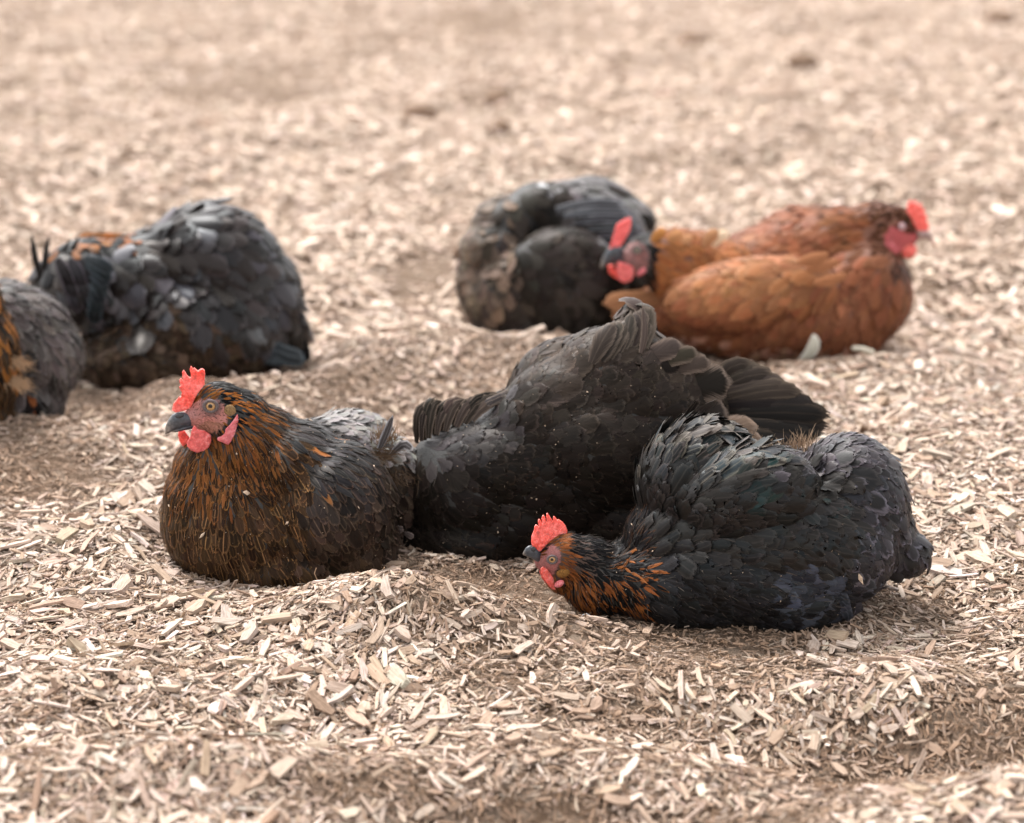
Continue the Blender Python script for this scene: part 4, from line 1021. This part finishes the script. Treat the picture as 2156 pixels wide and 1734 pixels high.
def hen_rust():
    h = Hen('hen', 'rust-red hen with red face and pale beak, sitting at right and facing right', (1680, 780), .10, 7); h.hp = (1890, 500)
    h.e(1640, 650, 0, 255, 170, 118); h.e(1620, 560, .04, 165, 110, 88, 18); h.e(1760, 545, .03, 130, 110, 112); h.e(1808, 615, 0, 112, 125, 118); h.e(1720, 690, 0, 150, 140, 80)
    h.e(1585, 622, -.072, 185, 72, 78, 6); h.e(1440, 650, 0, 110, 80, 62); h.e(1840, 485, .02, 66, 58, 64); h.e(1885, 483, .012, 44, 38, 52); h.e(1880, 510, .012, 36, 34, 34); h.e(1914, 500, .006, 22, 16, 22); h.e(1690, 500, .05, 110, 90, 66, 8)
    Z = conv(3100, 650, 2.478)
    def face(x, y): return min(inell(x, y, 1892, 502, 27, 30, 20), inell(x, y, 1918, 503, 22, 14)) + .2 * math.sin(x * .3) * math.sin(y * .34)
    h.skin(lambda x, y, Y: (mixc((.50, .085, .095), (.30, .06, .06), random.random() * .8) if face(x, y) < 1.15 else (.14, .048, .022)))
    h.flow([(1900, 450, -1, .1), (1860, 470, -1, .3), (1830, 450, -1, .2), (1750, 470, -1, .35), (1650, 500, -1, .5), (1560, 530, -1, .6), (1880, 600, -.25, 1), (1830, 640, -.4, 1), (1770, 600, -.6, .9), (1700, 575, -1, .3),
            (1600, 600, -1, .45), (1500, 620, -1, .6), (1700, 700, -.55, 1), (1600, 700, -.6, 1), (1430, 640, -1, .1)])
    def style(x, y, p, n):
        if face(x, y) < 1: return None
        r = random.random()
        if x > 1840 and y < 540: return F_(20, 9, vary((.085, .034, .018), .35), lift=1.5, kind=1, sp=.42, gloss=.6)
        if x > 1770 and y < 520: return F_(40, 18, vary((.125, .045, .020), .4), vary((.27, .11, .05), .3), lace=.4, kind=1, lift=4, sp=.4, gloss=.7)
        if inell(x, y, 1900, 555, 28, 26) < 1: return F_(26, 12, vary((.095, .042, .027), .4), lift=3, kind=1, sp=.4, gloss=.6)
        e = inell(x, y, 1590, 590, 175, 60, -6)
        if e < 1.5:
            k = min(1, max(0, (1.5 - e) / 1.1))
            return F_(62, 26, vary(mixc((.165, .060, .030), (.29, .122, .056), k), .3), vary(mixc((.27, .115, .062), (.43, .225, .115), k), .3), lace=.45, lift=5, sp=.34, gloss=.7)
        if y > 735: return F_(40, 22, vary((.36, .19, .13), .25), lift=4, sp=.4, gloss=.4)
        return F_(50, 26, vary((.165, .060, .030), .3), vary((.27, .115, .062), .25), lace=.4, lift=5, sp=.38, gloss=.7, mess=.16)
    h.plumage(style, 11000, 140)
    h.head_plane(1890, 494, .010, -14)
    comb = [(748, 380), (745, 320), (758, 275), (785, 245), (800, 285), (835, 248), (838, 305), (880, 275), (875, 335), (915, 325), (903, 385), (942, 395), (925, 445), (953, 470), (948, 530), (880, 560), (830, 520), (790, 450)]
    h.flat_lobe('comb', [Z(*q) for q in comb], 7, M['comb'], 5, vox=1.5, it=5)
    sec = [(840, 530, 630, 10), (890, 520, 615, 11), (935, 525, 612, 9), (972, 570, 645, 6), (998, 620, 690, 3), (1014, 665, 702, .6)]
    h.beak([(Z(x, 0)[0], Z(0, t)[1], Z(0, b)[1], w) for x, t, b, w in sec], M['pale_beak'])
    q = Z(905, 570); h.lobe('nostril', q[0], q[1], 10, 5, 2, 3, M['pale_lid'], -15)
    q = Z(702, 498); e = h.lobe('eye', q[0], q[1], 34, 7.5, 4, 8, M['pale_lid'])
    tag(e, 'closed eye with pale bluish lid')
    q = Z(755, 725); h.lobe('wattle', q[0], q[1], 14, 18, 6, 15, M['comb'], noise=.06); h.lobe('wattle', q[0] + 3, q[1] - 2, -12, 16, 5, 15, M['wattle'])
    q = Z(566, 630); h.lobe('earlobe', q[0], q[1], 36, 24, 5, 7, M['lobe'], -46)
    q = Z(525, 500); h.lobe('ear_tuft', q[0], q[1], 36, 9, 4, 8, M['lid'], 0, noise=.1)
    # tail to the left
    for i in range(7):
        h.blade([(1470, 640 + i * 5, -.03 + i * .004), (1370, 622 + i * 8, -.04 + i * .004), (1296 - 4 * (i % 3), 632 + i * 7, -.045), (1264 + i * 14, 642 + i * 8, -.045)], 38, vary((.25, .11, .055), .25), (.36, .185, .10), (.4, .2, .7), 2, (0, -1, .5), .25, 'tail_feather')
    # folded wing feathers
    for x, y in [(1735, 560), (1750, 590), (1715, 545)]:
        h.blade([(x + 30, y - 10, -.11), (x, y, -.12), (x - 40, y + 8, -.12)], 26, (.26, .105, .048), (.36, .17, .085), (.4, .2, .7), 0, (0, -1, .5), .3, 'wing_feather')
    # pale scaly foot showing under the belly
    def bony(name, chain, r, dY):
        bm = bmesh.new()
        for a, b in zip(chain[:-1], chain[1:]):
            p0, p1 = Vector(h.L(*a, dY)), Vector(h.L(*b, dY))
            for k in range(6):
                ellipsoid_bm(bm, p0.lerp(p1, k / 5), (r / h.s,) * 3, None, 2)
        me = remeshed(bm, 2.2 / h.s, 4); me.materials.append(M['shank']); me.name = name
        link(name, me, h.root)
    h.blade([(1682, 764, -.125), (1704, 748, -.135), (1716, 725, -.135), (1712, 702, -.125)], 26, (.34, .32, .26), (.66, .63, .56), (.9, .5, .6), 0, (-.3, -1, .3), .45, 'wing_feather')
    bony('toe', [(1798, 734), (1815, 735), (1836, 742)], 6, -.11)
    h.finish()

hen_sitting(); hen_middle(); hen_front(); hen_back_left(); hen_grey(); hen_sliver(); hen_back_dark(); hen_rusty_neck(); hen_rust()

# ---------------------------------------------------------------- wood chips
CHIP_COLS = np.array([(.55, .452, .385), (.485, .388, .322), (.425, .335, .272), (.33, .24, .178), (.20, .13, .092), (.63, .55, .485), (.41, .352, .308)])
CHIP_P = np.array([.22, .23, .19, .15, .08, .05, .08])
def chip_mesh(n, Ls, Ws, Ts, rings, kinds):
    """irregular split wood: rings x 4 corners, tapered and skewed ends"""
    t = np.linspace(-1, 1, rings)
    cor = np.array([(-1, -1), (1, -1), (1, 1), (-1, 1)], float)
    end = np.abs(t) == 1
    sc = np.ones((n, rings)); taper = rng.uniform(.35, 1.0, (n, rings))
    sc[:, end] = taper[:, end]
    sc = sc * rng.uniform(.88, 1.1, (n, rings))
    x = t[None, :, None] * np.ones((n, 1, 4)) + rng.normal(0, .07, (n, rings, 4)) * 1.0
    y = cor[None, None, :, 0] * sc[:, :, None] + rng.normal(0, .10, (n, rings, 4))
    z = cor[None, None, :, 1] * (sc[:, :, None] * .4 + .6) + rng.normal(0, .12, (n, rings, 4))
    bend = rng.normal(0, .12, n)
    V = np.stack([x * (Ls / 2)[:, None, None], y * (Ws / 2)[:, None, None] + (bend * Ls)[:, None, None] * (x * x) * .5, z * (Ts / 2)[:, None, None]], -1)
    return V.reshape(n, rings * 4, 3)
def chip_quads(rings):
    q = [(0, 3, 2, 1), tuple((rings - 1) * 4 + k for k in (0, 1, 2, 3))]
    for r in range(rings - 1):
        for j in range(4):
            q.append((r * 4 + j, r * 4 + (j + 1) % 4, (r + 1) * 4 + (j + 1) % 4, (r + 1) * 4 + j))
    return np.array(q, np.int32)
def place(V, pos, yaw, tilt, roll):
    cy, sy = np.cos(yaw), np.sin(yaw); ct, st_ = np.cos(tilt), np.sin(tilt); cr, sr = np.cos(roll), np.sin(roll)
    x, y, z = V[..., 0], V[..., 1], V[..., 2]
    y, z = y * cr[:, None] - z * sr[:, None], y * sr[:, None] + z * cr[:, None]
    x, z = x * ct[:, None] - z * st_[:, None], x * st_[:, None] + z * ct[:, None]
    x, y = x * cy[:, None] - y * sy[:, None], x * sy[:, None] + y * cy[:, None]
    return np.stack([x, y, z], -1)
BODY_SPOTS = [(590, 1240, .125, .10), (1160, 1190, .15, .12), (1600, 1338, .15, .09), (390, 832, .15, .11), (40, 905, .09, .09), (1140, 740, .10, .11), (1650, 775, .17, .12)]
def scatter(n, y0, y1, med, sig, rings, power=1.0, lay=.006, margin=.16, colmul=1.0, dirt_k=1.0, inst=False):
    y = y0 + (y1 - y0) * rng.random(n) ** power
    half = (y * cp + CAM_H * sp) * (PW / 2) / F * 1.12 + margin
    x = rng.uniform(-1, 1, n) * half
    keepp = half / half.max(); k = rng.random(n) < keepp
    x, y = x[k], y[k]; n = len(x)
    L = np.clip(med * np.exp(rng.normal(0, sig, n)), med * .25, med * 2.9)
    W = L * np.where(rng.random(n) < .14, rng.uniform(.35, .7, n), rng.uniform(.12, .36, n)) * (med / L) ** .35; T = W * np.where(rng.random(n) < .35, rng.uniform(.10, .2, n), rng.uniform(.22, .55, n))
    px, py, _ = to_px(np.stack([x, y, np.zeros(n)], -1))
    d = np.clip(dirt_at(px, py) * dirt_k + (vnoise(x * 7, y * 7, 9) - .5) * .9 + (vnoise(x * 31, y * 31, 19) - .5) * .35, 0, .96)
    keep = rng.random(n) > d
    for bx, by, rx, ry in ([] if med < .006 else BODY_SPOTS):
        g = on_ground(bx, by)
        keep &= ((x - g[0]) / rx) ** 2 + ((y - g[1] - ry * 1.0) / ry) ** 2 > .85
    x, y, L, W, T, d = x[keep], y[keep], L[keep], W[keep], T[keep], d[keep]; n = len(x)
    L, W, T = [a * (1 - .45 * d) for a in (L, W, T)]
    e = .01
    gx = (ground_z(x + e, y) - ground_z(x - e, y)) / (2 * e); gy = (ground_z(x, y + e) - ground_z(x, y - e)) / (2 * e)
    yaw = rng.uniform(0, 2 * math.pi, n)
    tilt = np.arctan(gx * np.cos(yaw) + gy * np.sin(yaw)) + rng.normal(0, .15, n) + (rng.random(n) < .05) * rng.normal(0, .5, n)
    roll = np.arctan(-gx * np.sin(yaw) + gy * np.cos(yaw)) + rng.normal(0, .28, n)
    z = ground_z(x, y) + T * .15 + rng.random(n) * lay + np.abs(np.sin(tilt)) * L * .12
    V = chip_mesh(n, L, W, T, rings, None) if not inst else np.zeros((n, 1, 3))
    loc = V + rng.uniform(-3, 3, (n, 1, 3))
    V = place(V, None, yaw, tilt, roll)
    c = CHIP_COLS[rng.choice(len(CHIP_COLS), n, p=CHIP_P)] * rng.uniform(.82, 1.15, (n, 1)) * rng.normal(1, .025, (n, 3))
    soil = np.array([.29, .205, .15]); m = np.clip(d * .9 + (rng.random(n) < .18) * .5 - (z - ground_z(x, y)) * 20, 0, .85)[:, None]
    c = c * .85 + np.array([.38, .28, .205]) * .15      # a film of dust on every chip
    c = (c * (1 - m) + soil * m) * colmul
    if inst: return np.stack([x, y, z], -1), np.stack([roll, -tilt, yaw], -1), np.stack([L, W, T], -1), c
    return np.stack([x, y, z], -1), V, loc, c, L, W
def chip_object(name, pos, V, loc, c, rings):
    k = V.shape[1]; q = chip_quads(rings); n = len(V)
    VV_ = (V + pos[:, None, :]).reshape(-1, 3)
    Q = (q[None] + (np.arange(n) * k)[:, None, None]).reshape(-1, 4)
    me = mesh_np(name, VV_, Q, dict(col=np.repeat(c, k, 0), loc=loc.reshape(-1, 3)), False, M['chip'])
    return link(name, me)

# near chips: the 300 that show largest become things of their own
pos, V, loc, c, L, W = scatter(84000, 1.42, 3.0, .0108, .56, 3, 1.15, .006, .16, 1.0, 1.25)
px, py, dep = to_px(pos)
vis = (px > 5) & (px < PW - 5) & (py > 20) & (py < PH - 5)
HIDE = [(620, 1040, 290, 215), (1200, 950, 350, 250), (1620, 1120, 330, 225), (390, 640, 260, 200), (60, 760, 130, 160), (1150, 570, 190, 180), (1620, 600, 310, 180), (1230, 1210, 130, 100)]
for hx, hy, ra, rb in HIDE:
    vis &= ((px - hx) / ra) ** 2 + ((py - hy) / rb) ** 2 > 1
top = pos[:, 2] - ground_z(pos[:, 0], pos[:, 1])
score = np.where(vis & (L < .036), L * W / dep ** 2 * (1 + 60 * top), 0)
big = np.argsort(-score)[:300]
pos[big, 2] += .002
MARKS = [((590, 1290), 'just in front of the sitting hen'), ((1230, 1320), 'below the crouching hen\'s ruff'), ((1850, 1330), 'right of the crouching hen'), ((985, 1240), 'in the hollow between hens'),
         ((180, 1180), 'left of the sitting hen'), ((250, 1450), 'in the left foreground'), ((900, 1420), 'in the middle foreground'), ((1700, 1480), 'in the right foreground'), ((2050, 1300), 'near the right edge'),
         ((300, 1680), 'along the lower left edge'), ((1000, 1680), 'along the lower middle edge'), ((1800, 1690), 'along the lower right edge'), ((800, 760), 'behind the sitting hen'), ((1900, 850), 'before the rust-red hen')]
qs = chip_quads(3)
for i in big:
    q0 = c[i]; lum = q0.mean()
    tone = 'pale' if lum > .46 else ('light brown' if lum > .34 else 'brown')
    tone = 'tan' if tone == 'light brown' else tone
    form = 'long' if L[i] / W[i] > 3.6 else ('stubby' if L[i] / W[i] < 2.3 else 'split')
    mk = min(MARKS, key=lambda m: (m[0][0] - px[i]) ** 2 + (2.2 * (m[0][1] - py[i])) ** 2)[1]
    me = mesh_np('wood_chip', V[i], qs, dict(col=np.repeat(c[i][None], 12, 0), loc=loc[i]), False, M['chip'])
    o = link('wood_chip', me, None, pos[i])
    ex, ey, _ = to_px((V[i] + pos[i])[[0, 11]])
    dx, dy = ex[1] - ex[0], ey[1] - ey[0]
    if dx < 0: dx, dy = -dx, -dy
    lie = 'lying crosswise' if abs(dy) < .22 * abs(dx) else ('pointing at the viewer' if abs(dx) < .45 * abs(dy) else ('slanting down rightwards' if dy > 0 else 'slanting up rightwards'))
    size = 'big' if L[i] * W[i] > 1.6e-4 else 'small'
    tag(o, f'{size} {tone} {form} wood chip {lie}, {mk}', 'wood chip', 'loose wood chips on the ground')
rest = np.ones(len(pos), bool); rest[big] = False
tag(chip_object('wood_chips', pos[rest], V[rest], loc[rest], c[rest], 3), 'weathered wood chips strewn over the near ground', 'wood chips', None, 'stuff')
# background chips and fine litter: too many and too small to pick apart, scattered by geometry nodes
templates = bpy.data.collections.new('chip_templates')
one = np.ones(1)
for k in range(9):
    v = chip_mesh(1, one, one, one, 3, None)[0]
    me = mesh_np('chip_template', v, chip_quads(3), dict(loc=v * np.array([.013, .004, .002]) + rng.uniform(-2, 2, 3)), False, M['chip_inst'])
    templates.objects.link(bpy.data.objects.new('chip_template', me))
def strewn(name, label, pos, rot, scl, col):
    n = len(pos)
    me = bpy.data.meshes.new(name)
    me.vertices.add(n); me.vertices.foreach_set('co', pos.astype(np.float32).ravel())
    for an, A in (('rot', rot), ('scl', scl)):
        at = me.attributes.new(an, 'FLOAT_VECTOR', 'POINT'); at.data.foreach_set('vector', A.astype(np.float32).ravel())
    at = me.attributes.new('col', 'FLOAT_COLOR', 'POINT'); at.data.foreach_set('color', np.concatenate([col, np.ones((n, 1))], 1).astype(np.float32).ravel())
    at = me.attributes.new('pick', 'INT', 'POINT'); at.data.foreach_set('value', rng.integers(0, 9, n).astype(np.int32))
    o = link(name, me)
    g = bpy.data.node_groups.new(name, 'GeometryNodeTree')
    g.interface.new_socket('Geometry', in_out='INPUT', socket_type='NodeSocketGeometry')
    g.interface.new_socket('Geometry', in_out='OUTPUT', socket_type='NodeSocketGeometry')
    N, L = g.nodes, g.links
    gi, go = N.new('NodeGroupInput'), N.new('NodeGroupOutput')
    ip = N.new('GeometryNodeInstanceOnPoints'); ci = N.new('GeometryNodeCollectionInfo')
    ci.inputs['Collection'].default_value = templates
    ci.inputs['Separate Children'].default_value = True; ci.inputs['Reset Children'].default_value = True
    ip.inputs['Pick Instance'].default_value = True
    def named(nm, ty):
        a = N.new('GeometryNodeInputNamedAttribute'); a.data_type = ty; a.inputs['Name'].default_value = nm
        return a.outputs['Attribute']
    er = N.new('FunctionNodeEulerToRotation')
    L.new(gi.outputs[0], ip.inputs['Points']); L.new(ci.outputs[0], ip.inputs['Instance'])
    L.new(named('pick', 'INT'), ip.inputs['Instance Index'])
    L.new(named('rot', 'FLOAT_VECTOR'), er.inputs[0]); L.new(er.outputs[0], ip.inputs['Rotation'])
    L.new(named('scl', 'FLOAT_VECTOR'), ip.inputs['Scale'])
    L.new(ip.outputs[0], go.inputs[0])
    o.modifiers.new('scatter', 'NODES').node_group = g
    tag(o, label, None, None, 'stuff')
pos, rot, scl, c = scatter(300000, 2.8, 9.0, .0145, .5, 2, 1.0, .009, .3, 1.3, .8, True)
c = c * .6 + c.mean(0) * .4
strewn('far_wood_chips', 'weathered wood chips strewn over the far ground', pos, rot, scl, c)
pos, rot, scl, c = scatter(40000, 1.42, 3.0, .0092, .5, 2, 1.15, .006, .16, .96, 1.25, True)
strewn('small_wood_chips', 'smaller weathered wood chips strewn over the near ground', pos, rot, scl, c)
pos, rot, scl, c = scatter(330000, 1.42, 2.95, .0044, .6, 2, 1.1, .0055, .12, .88, .10, True)
scl[:, 1] *= .8
qx, qy, _ = to_px(pos)
w = np.clip(.45 + dirt_at(qx, qy) * .6 + (rng.random(len(pos)) - .5) * .8, 0, 1)[:, None]
c = c * (1 - w) + np.array([.26, .172, .117]) * rng.uniform(.7, 1.3, (len(pos), 1)) * w
strewn('wood_splinters', 'fine splinters and crumbs between the wood chips', pos, rot, scl, c)

# thin curved rootlets and straws
def strand(pts, r, mat, name):
    Vs, Q = [], []
    pts = [np.array(p, float) for p in pts]
    for i, p in enumerate(pts):
        t = pts[min(i + 1, len(pts) - 1)] - pts[max(i - 1, 0)]; t /= np.linalg.norm(t) + 1e-9
        a = np.cross(t, [.3, .9, .2]); a /= np.linalg.norm(a); b = np.cross(t, a)
        rr = r * (1 - .5 * i / len(pts))
        for k in range(4):
            an = k * math.pi / 2
            Vs.append(p + (a * math.cos(an) + b * math.sin(an)) * rr)
    for i in range(len(pts) - 1):
        for k in range(4):
            Q.append((i * 4 + k, i * 4 + (k + 1) % 4, i * 4 + 4 + (k + 1) % 4, i * 4 + 4 + k))
    return Vs, Q
allV, allQ = [], []
SPOTS3 = [(*on_ground(bx, by)[:2], rx, ry) for bx, by, rx, ry in BODY_SPOTS[:3]]
for i in range(2200):
    X_, Y_ = rng.uniform(0, PW), rng.uniform(1195, PH)
    g = on_ground(X_, Y_)
    if any(((g[0] - b[0]) / b[2]) ** 2 + ((g[1] - b[1] - b[3]) / b[3]) ** 2 < 1 for b in SPOTS3): continue
    a = rng.uniform(0, 6.28); l = rng.uniform(.006, .022); cur = rng.normal(0, 1.2)
    pts = []
    p = np.array([g[0], g[1]])
    for k in range(6):
        z = float(ground_z(p[0], p[1])) + .004 + .005 * rng.random()
        pts.append((p[0], p[1], z)); p = p + np.array([math.cos(a), math.sin(a)]) * l / 5; a += cur * .25
    v, q = strand(pts, .00028, None, '')
    b = len(allV); allV += v; allQ += [tuple(b + k for k in f) for f in q]
tag(link('rootlets', mesh_np('rootlets', allV, allQ, None, True, M['root'])), 'fine dry rootlets lying over the chips', 'rootlets', None, 'stuff')
def root_at(pts, name, label, mat):
    p3 = [np.array([*on_plane(x, y, on_ground(pts[0][0], pts[0][1])[1])]) for x, y in pts]
    p3[0][2] = float(ground_z(p3[0][0], p3[0][1])) - .003
    base = p3[0].copy()
    v, q = strand([p - base for p in p3], .0007, None, name)
    tag(link(name, mesh_np(name, v, q, None, True, mat), None, base), label, 'twig', 'upright rootlets')
root_at([(695, 1258), (680, 1238), (668, 1222), (662, 1208), (666, 1196)], 'dry_rootlet', 'thin curled rootlet standing up against the sitting hen', M['root'])
root_at([(1218, 1300), (1226, 1296), (1235, 1293), (1243, 1297), (1248, 1302)], 'dry_straw', 'thin pale arched straw below the crouching hen\'s ruff', M['quill'])
root_at([(1122, 1192), (1124, 1180), (1121, 1170), (1119, 1160)], 'dry_rootlet', 'short upright rootlet beside the crouching hen\'s beak', M['root'])

# clods of soil and far lumps
def clod(px, py, r, label, mat=None, lift=.3):
    g = on_ground(px, py); g[2] = float(ground_z(g[0], g[1])) + r * lift
    bm = bmesh.new(); bmesh.ops.create_icosphere(bm, subdivisions=3, radius=r)
    for v in bm.verts:
        k = vnoise(np.array([v.co.x / r * 1.3 + px]), np.array([v.co.y / r * 1.3 + v.co.z / r * 1.7 + py]), 5)[0]
        v.co *= .75 + .5 * k; v.co.z *= .7
    me = bpy.data.meshes.new('soil_clod'); bm.to_mesh(me); bm.free()
    for f in me.polygons: f.use_smooth = True
    me.materials.append(mat or M['clod'])
    tag(link('soil_clod', me, None, g), label, 'clod', 'clods of soil on the chips')
clod(448, 1272, .0075, 'small dark clod below the sitting hen\'s breast')
clod(880, 240, .034, 'dark clod on the blurred ground above the sitting hen')
clod(1455, 80, .045, 'largest dark clod at the top, right of centre')
clod(1385, 100, .022, 'small clod left of the largest one at the top')
clod(1690, 157, .035, 'dark clod at upper right, above the rust-red hen')
clod(2105, 42, .038, 'dark clod in the top right corner')
clod(628, 62, .026, 'small dark clod near the top, left of centre')
clod(1050, 288, .022, 'greyish clod above the dark hen at the back')
clod(1045, 212, .03, 'low brown clod between the far clods in the middle')
